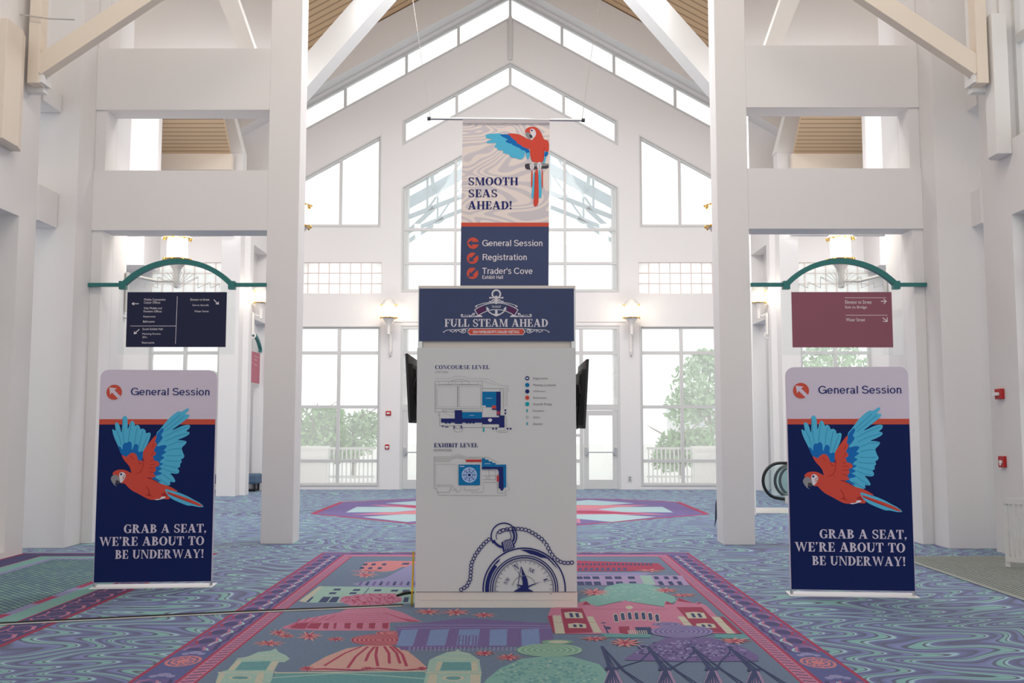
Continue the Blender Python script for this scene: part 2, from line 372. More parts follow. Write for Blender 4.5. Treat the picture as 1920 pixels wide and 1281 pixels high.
# ---------------------------------------------------------------- floor carpet
def carpet_material():
    m = bpy.data.materials.new('swirl_carpet'); m.use_nodes = True; nt = m.node_tree; b = nt.nodes['Principled BSDF']
    N = nt.nodes.new; K = nt.links.new
    tc = N('ShaderNodeTexCoord'); 
    def math_(op, a, b=None, v=None):
        m_ = N('ShaderNodeMath'); m_.operation = op
        K(a, m_.inputs[0])
        if b is not None: K(b, m_.inputs[1])
        if v is not None: m_.inputs[1].default_value = v
        return m_.outputs[0]
    w1 = N('ShaderNodeTexNoise'); w1.inputs['Scale'].default_value = 0.85; w1.inputs['Detail'].default_value = 0.6
    K(tc.outputs['Object'], w1.inputs['Vector'])
    w2 = N('ShaderNodeTexNoise'); w2.inputs['Scale'].default_value = 0.6; w2.inputs['Detail'].default_value = 1.2
    off = N('ShaderNodeVectorMath'); off.operation = 'ADD'; off.inputs[1].default_value = (7.3, 2.1, 5.0); K(tc.outputs['Object'], off.inputs[0]); K(off.outputs[0], w2.inputs['Vector'])
    sx = N('ShaderNodeSeparateXYZ'); K(tc.outputs['Object'], sx.inputs[0])
    yy = math_('ADD', sx.outputs['Y'], math_('MULTIPLY', w2.outputs['Fac'], v=1.7))
    wave = math_('SINE', math_('MULTIPLY', yy, v=2 * PI / 0.58))
    amp = math_('MULTIPLY', wave, math_('MULTIPLY', w1.outputs['Fac'], v=0.46))
    fsum = math_('ADD', math_('ADD', sx.outputs['X'], amp), math_('MULTIPLY', w1.outputs['Fac'], v=2.3))
    mu = N('ShaderNodeMath'); mu.operation = 'MULTIPLY'; mu.inputs[1].default_value = 1 / 0.40; K(fsum, mu.inputs[0])
    fr = N('ShaderNodeMath'); fr.operation = 'FRACT'; K(mu.outputs[0], fr.inputs[0])
    r = N('ShaderNodeValToRGB'); r.color_ramp.interpolation = 'LINEAR'
    stops = [(0.0, NAVY), (0.05, NAVY), (0.12, PURP), (0.30, LILAC), (0.36, NAVY), (0.41, NAVY), (0.44, MINT), (0.60, MINT2), (0.63, NAVY), (0.66, NAVY), (0.69, PALE), (0.74, PALE), (0.78, PURP), (0.94, DARKP)]
    els = r.color_ramp.elements
    els[0].position = stops[0][0]; els[0].color = L3(*stops[0][1]); els[1].position = stops[1][0]; els[1].color = L3(*stops[1][1])
    for p, c in stops[2:]: e = els.new(p); e.color = L3(*c)
    K(fr.outputs[0], r.inputs[0])
    # pile flecks
    f = N('ShaderNodeTexNoise'); f.inputs['Scale'].default_value = 90; f.inputs['Detail'].default_value = 2; K(tc.outputs['Object'], f.inputs['Vector'])
    mr = N('ShaderNodeMapRange'); mr.inputs[3].default_value = 0.75; mr.inputs[4].default_value = 1.25; K(f.outputs['Fac'], mr.inputs[0])
    vm = N('ShaderNodeVectorMath'); vm.operation = 'SCALE'; K(r.outputs[0], vm.inputs[0]); K(mr.outputs[0], vm.inputs['Scale'])
    K(vm.outputs[0], b.inputs['Base Color'])
    b.inputs['Roughness'].default_value = 0.7; b.inputs['Specular IOR Level'].default_value = 0.35
    b.inputs['Sheen Weight'].default_value = 0.25; b.inputs['Sheen Roughness'].default_value = 0.4
    return m
NAVY, PURP, LILAC, DARKP = (40, 50, 92), (80, 92, 150), (100, 116, 172), (58, 68, 120)
MINT, MINT2, PALE = (94, 154, 158), (106, 164, 160), (140, 184, 196)
carpet_m = carpet_material()
mb = MB(); mb.box(-11.3, 11.3, -4.0, 27.4, -0.2, 0.0, carpet_m)
floor = struct(mb.build('floor', loc=(0, 0, 0)))

# ---------------------------------------------------------------- back wall with its openings
def mir(pts): return [(2 * A - x, z) for x, z in pts][::-1]
SL = 0.563
def zt(d, apex): return apex - SL * d
holes = []; wins = []    # wins: (outline, [mullion lines], kind)
def win(outline, bars, mat_=None, both=True, fw=0.07, cell=None):
    for k in ((0, 1) if both else (0,)):
        o = outline if k == 0 else mir(outline)
        bs = bars if k == 0 else [((2 * A - a[0], a[1]), (2 * A - b[0], b[1])) for a, b in bars]
        holes.append(o); wins.append((o, bs, mat_, fw))
def X(d): return A - d
# upper sloped strip
e = 6.6
o = [(X(e), zt(e, 13.15)), (A, 13.15), (A + e, zt(e, 13.15)), (A + e, zt(e, 13.88)), (A, 13.88), (X(e), zt(e, 13.88))]
win(o, [((A + s * d, zt(d, 13.15)), (A + s * d, zt(d, 13.88))) for d in (1.46, 2.92, 4.63, 6.1) for s in (-1, 1)] + [((A, 13.15), (A, 13.88))], both=False)
# lower sloped strip
e = 3.0
o = [(X(e), zt(e, 11.2)), (A, 11.2), (A + e, zt(e, 11.2)), (A + e, zt(e, 11.91)), (A, 11.91), (X(e), zt(e, 11.91))]
win(o, [((A + s * 1.5, zt(1.5, 11.2)), (A + s * 1.5, zt(1.5, 11.91))) for s in (-1, 1)] + [((A, 11.2), (A, 11.91))], both=False)
# tall gabled window in the middle
o = [(X(3), 5.4), (A + 3, 5.4), (A + 3, zt(3, 10.02)), (A, 10.02), (X(3), zt(3, 10.02))]
bars = [((X(3), 7.15), (A + 3, 7.15)), ((X(3), 6.2), (A + 3, 6.2)), ((A, 5.4), (A, 10.02))] + [((A + s * 1.52, 5.4), (A + s * 1.52, zt(1.52, 10.02))) for s in (-1, 1)]
win(o, bars, both=False)
# trapezoid side windows
o = [(X(5.85), 7.21), (X(3.59), 7.21), (X(3.59), zt(3.59, 11.84)), (X(5.85), zt(5.85, 11.84))]
win(o, [((X(4.72), 7.21), (X(4.72), zt(4.72, 11.84)))])
# glass block lights beside the doors and in the side bays
def blocks(d0, n):
    w = 0.2925; d1 = d0 + n * w
    o = [(X(d1), 5.345), (X(d0), 5.345), (X(d0), 6.22), (X(d1), 6.22)]
    bs = [((X(d0 + k * w), 5.345), (X(d0 + k * w), 6.22)) for k in range(1, n)] + [((X(d1), 5.345 + k * .2917), (X(d0), 5.345 + k * .2917)) for k in (1, 2)]
    win(o, bs, block_m, fw=0.016)
blocks(3.54, 8); blocks(7.85, 7)
# tall windows on the ground
def ground_win(d0, d1):
    dm = (d0 + d1) / 2
    o = [(X(d1), 0.1), (X(d0), 0.1), (X(d0), 4.455), (X(d1), 4.455)]
    win(o, [((X(dm), 0.1), (X(dm), 4.455))] + [((X(d1), z), (X(d0), z)) for z in (3.716, 2.234, 0.766)], fw=0.085)
ground_win(3.55, 5.85); ground_win(7.95, 9.9)
# door bay
DB = [(X(3.0), 0.0), (A + 3.0, 0.0), (A + 3.0, 4.46), (X(3.0), 4.46)]
holes_all = holes + [[(x, z - 0.001 if z == 0 else z) for x, z in DB]]
outer = [(-11.3, -0.001 - 0.05), (11.3, -0.051), (11.3, 14.9 - SL * 11.35), (A, 14.9), (-11.3, 14.9 - SL * 11.25)]
mb = MB(); mb.prism(outer, YB, YB + 0.3, wall_m, holes_all)
struct(mb.build('wall_back', loc=(A, YB, 0)))

def clip_frame(o, w):
    """offset an outline inward by w (convex or chevron outlines)"""
    n = len(o); res = []
    cx = sum(p[0] for p in o) / n; area2 = sum(o[i][0] * o[(i + 1) % n][1] - o[(i + 1) % n][0] * o[i][1] for i in range(n))
    s = 1 if area2 > 0 else -1
    for i in range(n):
        p0, p1, p2 = Vector(o[i - 1]), Vector(o[i]), Vector(o[(i + 1) % n])
        d1 = (p1 - p0).normalized(); d2 = (p2 - p1).normalized()
        n1 = Vector((-d1.y, d1.x)) * s; n2 = Vector((-d2.y, d2.x)) * s
        bis = (n1 + n2); bis.normalize(); res.append(tuple(p1 + bis * (w / max(0.2, bis.dot(n1)))))
    return res
wn = 0
for o, bs, gm, fw in wins:
    wn += 1
    mb = MB(); inn = clip_frame(o, 0.075 if gm is None else 0.01)
    fm = frame_m if gm is None else mortar_m
    y0, y1 = (YB + 0.04, YB + 0.16) if gm is None else (YB + 0.02, YB + 0.12)
    mb.prism(o, y0, y1, fm, [inn])
    for a, b in bs:
        k = .92 if abs(a[0] - b[0]) < 1e-6 else .80
        mb.bar((a[0], (y0 + y1) / 2, a[1]), (b[0], (y0 + y1) / 2, b[1]), fw, (y1 - y0) * k, fm, up=(0, 1, 0))
    if gm is None:      # thin casing round the opening
        mb.prism(o, YB - .025, YB + .03, fm, [clip_frame(o, .035)])
    f = struct(mb.build('window_%d' % wn))
    g = MB(); g.prism(o, (y0 + y1) / 2 - 0.006, (y0 + y1) / 2 + 0.006, gm or pane_m)
    g.build('pane', f)

# door bay: two glazed leaves, a fixed light between, transoms above
mb = MB()
for s in (-1, 1):
    mb.box(A + s * 3.0, A + s * 2.93, YB + .02, YB + .16, 0, 4.46, frame_m)
    mb.box(A + s * 2.0, A + s * 1.9, YB + .03, YB + .15, 0, 4.4, frame_m)
mb.box(X(3), A + 3, YB + .018, YB + .162, 4.37, 4.46, frame_m); mb.box(X(3), A + 3, YB + .035, YB + .145, 3.67, 3.76, frame_m)
mb.box(X(3), A + 3, YB + .025, YB + .155, 2.145, 2.3, frame_m); mb.box(X(1.95), A + 1.95, YB + .034, YB + .146, 0, 0.12, frame_m)
mb.box(X(1.95), A + 1.95, YB + .036, YB + .144, .72, .81, frame_m); mb.box(A - .04, A + .04, YB + .028, YB + .152, 0, 4.4, frame_m)
mb.box(X(1.95), A + 1.95, YB + .038, YB + .142, 1.42, 1.5, frame_m)
f = struct(mb.build('window_%d' % (wn + 1)))
g = MB(); g.box(X(2.95), A + 2.95, YB + .085, YB + .095, 2.2, 4.42, pane_m); g.box(X(1.92), A + 1.92, YB + .085, YB + .095, .08, 2.2, pane_m); g.build('pane', f)
for i, s in enumerate((-1, 1)):
    x0, x1 = A + s * 2.01, A + s * 2.92
    mb = MB(); xa, xb = min(x0, x1), max(x0, x1)
    mb.prism([(xa, .012), (xb, .012), (xb, 2.135), (xa, 2.135)], YB + .04, YB + .09, frame_m, [[(xa + .13, .26), (xb - .13, .26), (xb - .13, 2.0), (xa + .13, 2.0)]])
    d = struct(mb.build('door_%d' % (i + 1), bevel=0.004))
    g = MB(); g.box(xa + .13, xb - .13, YB + .06, YB + .07, .26, 2.0, pane_m); g.build('pane', d)
    h = MB(); h.bar((xa + .06, YB - .03, 1.0), (xb - .06, YB - .03, 1.0), .035, .03, chrome_m)
    for xx in (xa + .06, xb - .06): h.box(xx - .025, xx + .025, YB - .05, YB + .045, .93, 1.13, chrome_m)
    h.build('panic_bar', d)

# ---------------------------------------------------------------- roof
def roof_material():
    m = bpy.data.materials.new('roof_boards'); m.use_nodes = True; nt = m.node_tree; b = nt.nodes['Principled BSDF']
    tc = nt.nodes.new('ShaderNodeTexCoord'); w = nt.nodes.new('ShaderNodeTexWave'); w.bands_direction = 'Y'; w.inputs['Scale'].default_value = 1.0
    w.inputs['Distortion'].default_value = 0.15
    nt.links.new(tc.outputs['Object'], w.inputs['Vector'])
    r = nt.nodes.new('ShaderNodeValToRGB'); r.color_ramp.elements[0].color = L3(150, 118, 86); r.color_ramp.elements[1].color = L3(216, 184, 144)
    r.color_ramp.elements[0].position = 0.0; r.color_ramp.elements[1].position = 0.18
    nt.links.new(w.outputs['Fac'], r.inputs[0]); nt.links.new(r.outputs[0], b.inputs['Base Color']); b.inputs['Roughness'].default_value = 0.6
    return m
wood_m = roof_material()
mb = MB()
for s in (-1, 1):
    pts = [(A, 14.9), (A + s * 11.6, 14.9 - SL * 11.6), (A + s * 11.6, 15.1 - SL * 11.6), (A, 15.1)]
    mb.prism(pts if s > 0 else pts[::-1], -4.0, 27.4, wood_m)
struct(mb.build('ceiling', loc=(A, 19, 14.9)))
# rafter against the gable wall
ch = [(X(7.5), zt(7.5, 13.98)), (A, 13.98), (A + 7.5, zt(7.5, 13.98)), (A + 7.5, zt(7.5, 14.88)), (A, 14.88), (X(7.5), zt(7.5, 14.88))]
mb = MB(); mb.prism(ch, 26.55, 27.09, beam_m); struct(mb.build('beam'), 'white sloped rafter along the top of the glazed gable wall', 'beam')
# steel tie at the ridge of the gable wall
mb = MB(); mb.bar((A, 27.04, 11.95), (A, 27.04, 13.2), .10, .06, frame_m); struct(mb.build('trim_1'))

# scissor braces rising from the hidden columns to the ridge
for s, side in ((-1, 'left'), (1, 'right')):
    Y = 19.5
    p0 = at(600 if s < 0 else 1312, 118, Y); p1 = at(704 if s < 0 else 1208, 0, Y)
    k = (p1.z - p0.z) / (p1.x - p0.x); x_low = A + s * 4.55; x_hi = A + s * 0.05
    a = Vector((x_low, Y, p0.z + k * (x_low - p0.x))); b = Vector((x_hi, Y, p0.z + k * (x_hi - p0.x)))
    mb = MB(); mb.bar(a, b, .55, .46, beam_m); struct(mb.build('beam'), 'broad white diagonal roof brace rising from the %s toward the ridge' % side, 'beam')
    mb = MB(); mb.box(x_low - .2, x_low + .2, Y - .2, Y + .2, 0, a.z + .1, beam_m); struct(mb.build('column'), 'white column standing hidden behind the %s front column' % side, 'column')

# ---------------------------------------------------------------- front portals
for s, side in ((-1, 'left'), (1, 'right')):
    YF = 14.62 if s < 0 else 14.50; YR = YF + .44
    xin, xout = (-3.19, -3.66) if s < 0 else (3.05, 3.51)
    pin, pout = (-6.285, -6.9) if s < 0 else (6.10, 6.85)
    YP = 14.10 if s < 0 else 14.03
    xp = pin + (-s) * 0.16                                 # the post beside the pier
    mb = MB(); mb.box(xin, xout, YF, YR, 0, 13.0, wall_m)
    struct(mb.build('column', bevel=0.006), 'square white column on the %s of the central aisle' % side, 'column')
    mb = MB(); mb.box(pin, pout, YP, YF, 0, 13.4, wall_m); mb.box(pout, pin, YF, YR, 0, 11.2, wall_m); mb.box(pin, xp, YF + .03, YR, 0, 11.2, wall_m)
    struct(mb.build('pillar', bevel=0.006), 'thick white pillar at the outer side of the %s portal' % side, 'pillar')
    for z0, z1, nm in ((6.464, 7.421, 'upper'), (4.62, 5.534, 'lower')):
        mb = MB(); mb.box(xout, pin, YF, YR, z0, z1, wall_m)
        struct(mb.build('beam', bevel=0.004), '%s white cross beam of the %s portal' % (nm, side), 'beam')
    # inner wall stub of the side bay
    mb = MB(); mb.box(pin + s * .1, xp, YR, 15.6, 0, 9.5, wall_m); struct(mb.build('wall_%s_stub' % side))
    # second column, vestibule wall with a niche and a passage, outer wall
    c0, c1 = (-7.24, -6.77) if s < 0 else (7.14, 6.67)
    mb = MB(); mb.box(c0, c1, 24.46, 24.84, 0, 8.62, wall_m)
    struct(mb.build('column', bevel=0.005), 'square white column far back in the %s side bay' % side, 'column')
    vx = (-6.62 if s < 0 else 6.52)
    mb = MB(); mb.prism([(24.84, 0), (25.15, 0), (25.15, 4.45), (26.75, 4.45), (26.75, 0), (YB, 0), (YB, 8.0), (24.84, 8.0)], vx, vx + s * .35, wall_m, [[(25.15, 5.35), (26.75, 5.35), (26.75, 6.35), (25.15, 6.35)]], plane='yz')
    mb.box(vx + s * .33, vx + s * .36, 25.1, 26.8, 5.3, 6.4, wall_m)
    struct(mb.build('wall_%s_vestibule' % side))
    mb = MB(); mb.box(s * 10.9, s * 11.2, 15.0, YB, 0, 8.6, wall_m); mb.box(s * 10.9, s * 9.72, 25.9, YB, 5.95, 9.0, wall_m)
    struct(mb.build('wall_%s_bay' % side))
    # cross wall high in the bay with the boarded soffit
    xs = sorted((s * 11.2, s * 7.5))
    mb = MB(); mb.box(xs[0], xs[1], 20.6, 20.8, 6.3, 8.42, wall_m); xs2 = sorted((s * 11.2, s * 4.62)); mb.box(xs2[0], xs2[1], 20.45, 20.7, 8.42, 11.2, wall_m)
    struct(mb.build('wall_%s_bulkhead' % side))
    mb = MB(); mb.prism([(s * 9.6, 20.72), (s * 6.2, 20.72), (s * 7.0, 24.2), (s * 9.6, 24.2)], 8.40, 8.52, wood_m, plane='xy'); struct(mb.build('ceiling_%s_bay' % side))
    mb = MB(); mb.box(s * 9.6, s * 6.9, 23.95, 24.12, 8.0, 8.4, cream_m); struct(mb.build('trim_%d' % (2 if s < 0 else 3)))
    mb = MB(); mb.box(s * 9.6, s * 6.9, 24.1, 24.3, 6.4, 8.0, wall_m); struct(mb.build('wall_%s_panel' % side))
    # diagonal braces of the bay
    def brace(pts, Y, dep, lab):
        q = [xz(px if s < 0 else 1910 - px, py, Y) for px, py in pts]
        mb = MB(); mb.prism(q, Y, Y + dep, beam_m); struct(mb.build('beam'), lab, 'beam')
    brace([(420, 285), (455, 285), (440, 226), (425, 170), (385, 170), (400, 226)], 24.445, .41, 'slanted white brace above the far column of the %s bay' % side)
    brace([(495, 205), (520, 205), (478, 93), (432, -40), (395, -40), (447, 93)], YR + .02, .3, 'slanted white brace seen through the top opening of the %s portal' % side)

# ---------------------------------------------------------------- near side walls
for s, side in ((-1, 'left'), (1, 'right')):
    x0 = -6.58 if s < 0 else 6.62; x1 = x0 + s * .45
    Y1 = 13.52 if s < 0 else 13.74
    low = [(5.0, .08), (13.05 if s < 0 else 12.95, .08), (13.05 if s < 0 else 12.95, 4.5), (5.0, 4.5)]
    up = [(5.0, 5.5), (13.05, 5.5), (13.05, 9.4), (5.0, 9.4)]
    mb = MB(); mb.prism([(-4.0, 0), (Y1, 0), (Y1, 11.1), (-4.0, 11.1)], x0, x1, wall_m, [low, up] if s > 0 else [low], plane='yz')
    if s < 0: mb.box(x1 - .02, x1 + s * .1, 4.9, 13.1, 0, 4.6, wall_m)
    struct(mb.build('wall_%s' % side))
    # corbelled block between pillar and wall
    mb = MB(); mb.box(x0 - s * .03, x1, Y1, YP + .05, 4.55, 5.05, wall_m); mb.box(x0 - s * .03, x1, Y1, YP + .05, 6.25, 6.5, wall_m)
    struct(mb.build('trim_%d' % (4 if s < 0 else 5)))
    if s > 0:
        for hole, zs in ((low, (1.0, 2.35, 3.7)), (up, (6.9, 8.3))):
            wn += 1; mb = MB(); y0, y1 = hole[0][0], hole[1][0]; z0, z1 = hole[0][1], hole[2][1]
            mb.prism(hole, x0 + .16, x0 + .30, frame_m, [[(y0 + .09, z0 + .09), (y1 - .09, z0 + .09), (y1 - .09, z1 - .09), (y0 + .09, z1 - .09)]], plane='yz')
            for z in zs: mb.box(x0 + .17, x0 + .29, y0, y1, z - .06, z + .06, frame_m)
            for k in range(1, 4): yy = y1 - k * 2.0; mb.box(x0 + .17, x0 + .29, yy - .04, yy + .04, z0, z1, frame_m)
            f = struct(mb.build('window_%d' % (wn + 1)))
            g = MB(); g.box(x0 + .225, x0 + .235, y0, y1, z0, z1, pane_m); g.build('pane', f)
    # vertical casing high on the wall
    t = MB(); ya, yb = (12.15, 12.78) if s < 0 else (12.86, 13.22); xa_ = x0; x0 = x0 - s * .003
    t.prism([(x0, ya), (x0, yb), (x0 - s * .12, yb), (x0 - s * .2, (ya + yb) / 2 + .08), (x0 - s * .2, ya)], 5.3, 7.22 if s > 0 else 6.85, beam_m if s > 0 else cream_m, plane='xy')
    tag(t.build('duct_casing', bevel=0.008), 'tall cream casing fixed high on the %s wall beside the bracket' % side, 'duct')

# struts with their bolted posts at the top corners
for s, side in ((-1, 'left'), (1, 'right')):
    Y = 13.0; xw = -6.58 if s < 0 else 6.62
    m_ = lambda px: px if s < 0 else 1905 - px
    r = empty('roof_strut', tuple(at(m_(68), 160, Y)), 'cream diagonal roof strut bolted to its post in the %s top corner' % side, 'strut', kind='structure')
    zb = at(m_(68), 160, Y).z; xc = at(m_(69), 120, Y).x
    mb = MB(); mb.box(xc - .075, xc + .075, Y - .1, Y + .1, zb, zb + 2.6, cream_m); mb.build('post', r, bevel=0.006)
    p0 = at(m_(72), 130, Y); p1 = at(m_(255), 8, Y); d = (p1 - p0).normalized()
    mb = MB(); mb.bar(p0, p1 + d * 1.6, .17, .25, cream_m); mb.build('diagonal', r, bevel=0.006)
    mb = MB(); mb.box(xc - s * .074, xc - s * .115, Y - .07, Y + .2, zb + .02, zb + .42, beam_m); pl = mb.build('plate', r)
    mb = MB(); mb.box(xw - s * .002, xc - s * .06, Y + .09, Y + .22, zb - .06, zb + 2.6, beam_m); mb.build('backing', r)
    for dz in (.12, .28):
        b = MB(); b.tube([(xc - s * .11, Y + .04, zb + dz), (xc - s * .13, Y + .04, zb + dz)], .018, alu_m, 8); b.build('bolt', pl)
# ---------------------------------------------------------------- print colours
INK = mat('navy_ink', (38, 46, 108), 0.75, spec=0.15)
NAVYC = mat('navy_fabric', (22, 36, 88), 0.85, spec=0.15, bump=0.08, bscale=500)
LILACC = mat('lilac_fabric', (214, 203, 218), 0.85, spec=0.15)
ORANGE = mat('coral_orange_ink', (206, 86, 70), 0.75, spec=0.15)
SKYB = mat('sky_blue_ink', (88, 186, 222), 0.75, spec=0.15)
MIDB = mat('mid_blue_ink', (26, 110, 186), 0.75, spec=0.15)
CORAL = mat('macaw_red_ink', (212, 80, 66), 0.75, spec=0.15)
DCOR = mat('dark_macaw_red_ink', (176, 54, 48), 0.75, spec=0.15)
PALEI = mat('pale_ink', (226, 220, 226), 0.75, spec=0.15)
GREYI = mat('grey_ink', (146, 144, 148), 0.75, spec=0.15)
DGREYI = mat('dark_grey_ink', (72, 70, 76), 0.75, spec=0.15)
LINEI = mat('thin_line_ink', (132, 132, 134), 0.8, spec=0.1)
TEALI = mat('teal_ink', (24, 160, 172), 0.75, spec=0.15)
MAPB = mat('map_blue_ink', (18, 116, 172), 0.75, spec=0.15)
BOARD = mat('off_white_board', (212, 212, 211), 0.6, spec=0.3)
CREAMB = mat('cream_panel', (226, 217, 208), 0.55, spec=0.3)
WHITEI = mat('white_ink', (240, 240, 244), 0.7, spec=0.15)
PLATEW = mat('white_steel_plate', (232, 232, 234), 0.35, spec=0.5)

def tr(pts, f): return [f(x, y) for x, y in pts]

FLY = [
 ('S', [(80,300),(110,320),(122,325),(110,260),(115,230),(145,240),(165,280),(185,360),(187,250),(190,170),(210,158),(235,175),(245,250),(248,320),(270,240),(290,210),(315,235),(325,275),(345,258),(370,270),(385,310),(410,298),(440,320),(445,355),(480,342),(498,355),(490,410),(470,470),(430,545),(400,620),(250,620),(195,590),(160,500),(100,380)]),
 ('M', [(155,488),(185,500),(205,540),(205,480),(225,452),(245,460),(275,437),(300,460),(303,520),(310,540),(325,480),(345,465),(375,485),(370,545),(385,560),(410,545),(428,560),(425,650),(390,660),(350,600),(255,625),(195,590)]),
 ('S', [(555,350),(600,300),(660,215),(720,150),(785,105),(805,120),(885,70),(890,100),(845,140),(905,148),(890,180),(820,240),(710,325),(760,305),(830,270),(885,258),(915,265),(910,300),(870,330),(915,340),(905,370),(850,400),(780,428),(840,430),(890,442),(875,475),(835,512),(855,570),(875,605),(860,630),(835,640),(850,670),(830,690),(835,725),(805,735),(828,765),(820,795),(790,800),(725,790),(765,830),(793,880),(780,895),(730,885),(740,905),(730,930),(690,925),(640,912),(580,870),(530,850),(540,700),(550,500)]),
 ('M', [(560,360),(610,300),(630,295),(635,325),(605,375),(632,395),(610,435),(575,475),(570,500),(640,480),(682,490),(665,520),(640,545),(682,552),(650,580),(620,600),(665,620),(620,650),(610,675),(655,685),(630,705),(600,720),(645,738),(620,760),(590,765),(650,795),(620,810),(585,815),(570,840),(625,870),(640,890),(600,880),(530,850),(510,830),(540,750),(530,600),(535,480)]),
 ('C', [(195,590),(225,597),(250,615),(280,580),(315,562),(345,575),(365,600),(375,640),(395,655),(430,650),(450,700),(450,750),(420,800),(350,810),(320,805),(300,730),(270,690),(235,655)]),
 ('C', [(115,785),(150,757),(200,748),(250,755),(290,775),(330,798),(400,800),(430,790),(490,845),(560,870),(620,905),(700,925),(760,950),(835,998),(780,990),(700,975),(745,1050),(740,1078),(700,1080),(640,1070),(580,1088),(520,1080),(470,1055),(400,1015),(330,980),(280,935),(250,900),(215,905),(190,860),(120,810)]),
 ('C', [(430,540),(470,480),(520,410),(555,370),(560,390),(545,455),(570,460),(560,500),(535,548),(565,560),(565,590),(530,605),(545,625),(545,650),(590,660),(612,690),(600,715),(565,720),(580,760),(565,775),(545,790),(580,825),(560,838),(490,842),(420,805),(436,680),(425,600)]),
 ('D', [(432,610),(440,612),(444,690),(432,750),(405,790),(350,804),(352,798),(400,782),(424,745),(436,690)]),
 ('D', [(478,930),(486,930),(520,980),(530,1030),(575,1055),(520,1040),(470,1030),(515,1022),(510,985)]),
 ('D', [(640,1030),(680,1000),(720,1035),(700,1062)]),
 ('D', [(500,842),(560,838),(520,850),(640,895),(530,862)]),
 ('W', [(575,1078),(640,1075),(650,1050),(690,1045),(702,1062),(650,1080),(600,1090)]),
 ('S', [(680,960),(760,985),(850,1010),(940,1050),(1000,1085),(1060,1115),(1105,1150),(1112,1168),(1060,1168),(980,1150),(940,1152),(860,1120),(770,1080),(710,1030)]),
 ('C', [(690,985),(760,1010),(850,1040),(960,1080),(1060,1125),(1108,1160),(1070,1160),(980,1125),(860,1080),(740,1030)]),
 ('D', [(700,1000),(850,1062),(1060,1150),(1050,1152),(840,1072),(720,1020)]),
 ('W', [(185,790),(215,775),(245,790),(258,815),(250,850),(225,885),(205,900),(190,850)]),
 ('I', ell(207, 801, 12, 12, 14)),
 ('D', [(222,835),(246,805),(250,812),(228,842)]), ('D', [(222,855),(252,830),(252,838),(228,862)]),
 ('G', [(115,812),(160,805),(185,830),(200,870),(195,905),(165,905),(150,890),(150,915),(175,935),(140,920),(110,880),(98,850)]),
 ('K', [(150,872),(165,865),(195,875),(197,900),(180,912),(160,905)]),
]
SIT = [
 ('S', [(80,210),(150,195),(280,190),(330,210),(440,240),(560,340),(690,420),(710,460),(690,555),(660,550),(650,480),(635,450),(625,530),(580,562),(500,540),(440,530),(400,480),(320,470),(330,430),(250,430),(245,395),(195,385),(240,325),(150,330),(85,325),(100,300),(195,270),(95,262),(80,240)]),
 ('M', [(275,205),(380,200),(440,230),(470,270),(530,310),(600,360),(690,410),(705,465),(680,460),(655,470),(630,430),(590,430),(560,395),(520,385),(500,370),(460,360),(455,340),(400,330),(350,300),(400,280),(350,255),(310,235)]),
 ('S', [(905,520),(940,520),(915,610),(885,615)]), ('M', [(915,440),(970,455),(960,490),(935,525),(905,510)]),
 ('C', [(725,705),(745,705),(740,960),(718,950)]), ('C', [(870,700),(888,705),(890,960),(870,970)]),
 ('S', [(755,740),(777,740),(762,1110),(725,1112),(735,960)]), ('S', [(823,705),(855,705),(875,1080),(850,1110),(828,1100)]),
 ('C', [(783,700),(825,700),(832,1150),(805,1220),(770,1225),(752,1190),(765,1000)]), ('D', [(775,705),(785,700),(772,1000),(760,1150)]),
 ('C', [(632,160),(660,115),(720,95),(780,98),(830,130),(870,190),(905,280),(950,285),(975,320),(975,440),(950,455),(905,430),(900,560),(880,605),(760,600),(725,570),(705,480),(700,300),(720,295),(650,200)]),
 ('C', [(380,195),(460,190),(560,205),(640,250),(725,290),(712,400),(690,415),(610,385),(570,350),(520,330),(520,305),(470,270),(440,245),(430,225)]),
 ('D', [(905,380),(913,380),(908,430),(904,560),(882,606),(895,560)]), ('D', [(706,480),(714,480),(730,565),(765,600),(725,575)]),
 ('K', [(632,625),(690,615),(970,610),(970,685),(870,690),(700,705),(640,690)]), ('G', [(690,618),(970,613),(970,650),(700,660)]),
 ('W', ell(735, 658, 30, 52, 18)), ('W', ell(838, 650, 32, 56, 18)), ('G', [(733,620),(740,620),(740,700),(733,700)]), ('G', [(836,612),(843,612),(843,700),(836,700)]),
 ('W', [(705,140),(735,120),(775,140),(795,190),(780,235),(745,270),(735,290),(700,260),(715,200)]), ('I', ell(733, 150, 13, 13, 14)),
 ('G', [(650,175),(690,175),(735,215),(745,255),(715,260),(690,270),(655,235),(642,205)]), ('K', [(695,205),(735,215),(745,255),(715,258),(700,235)]),
]
FEATHERS = [[(188,180),(195,300),(215,450)],[(285,240),(270,330),(262,440)],[(130,320),(165,400),(190,480)],[(350,290),(335,380),(330,470)],[(410,330),(390,430),(375,540)],[(470,370),(430,480),(410,540)],[(640,300),(720,220),(800,150)],[(650,330),(740,260),(850,160)],[(650,390),(760,330),(890,280)],[(660,440),(760,390),(890,350)],[(690,490),(780,450),(870,450)],[(690,540),(770,520),(840,520)],[(680,600),(760,600),(850,600)],[(670,650),(750,660),(830,660)],[(660,700),(740,720),(805,735)],[(650,740),(720,770),(800,785)],[(650,800),(700,840),(770,885)],[(620,850),(670,890),(720,920)]]
REDLINES = [[(540,470),(520,520)],[(540,560),(510,600)],[(540,640),(510,670)],[(560,690),(510,700)],[(560,735),(500,735)],[(560,790),(505,775)],[(390,690),(425,680)],[(380,650),(400,690)],[(300,600),(330,640)]]
KEY = {'S': SKYB, 'M': MIDB, 'C': CORAL, 'D': DCOR, 'W': PALEI, 'I': INK, 'G': GREYI, 'K': DGREYI}
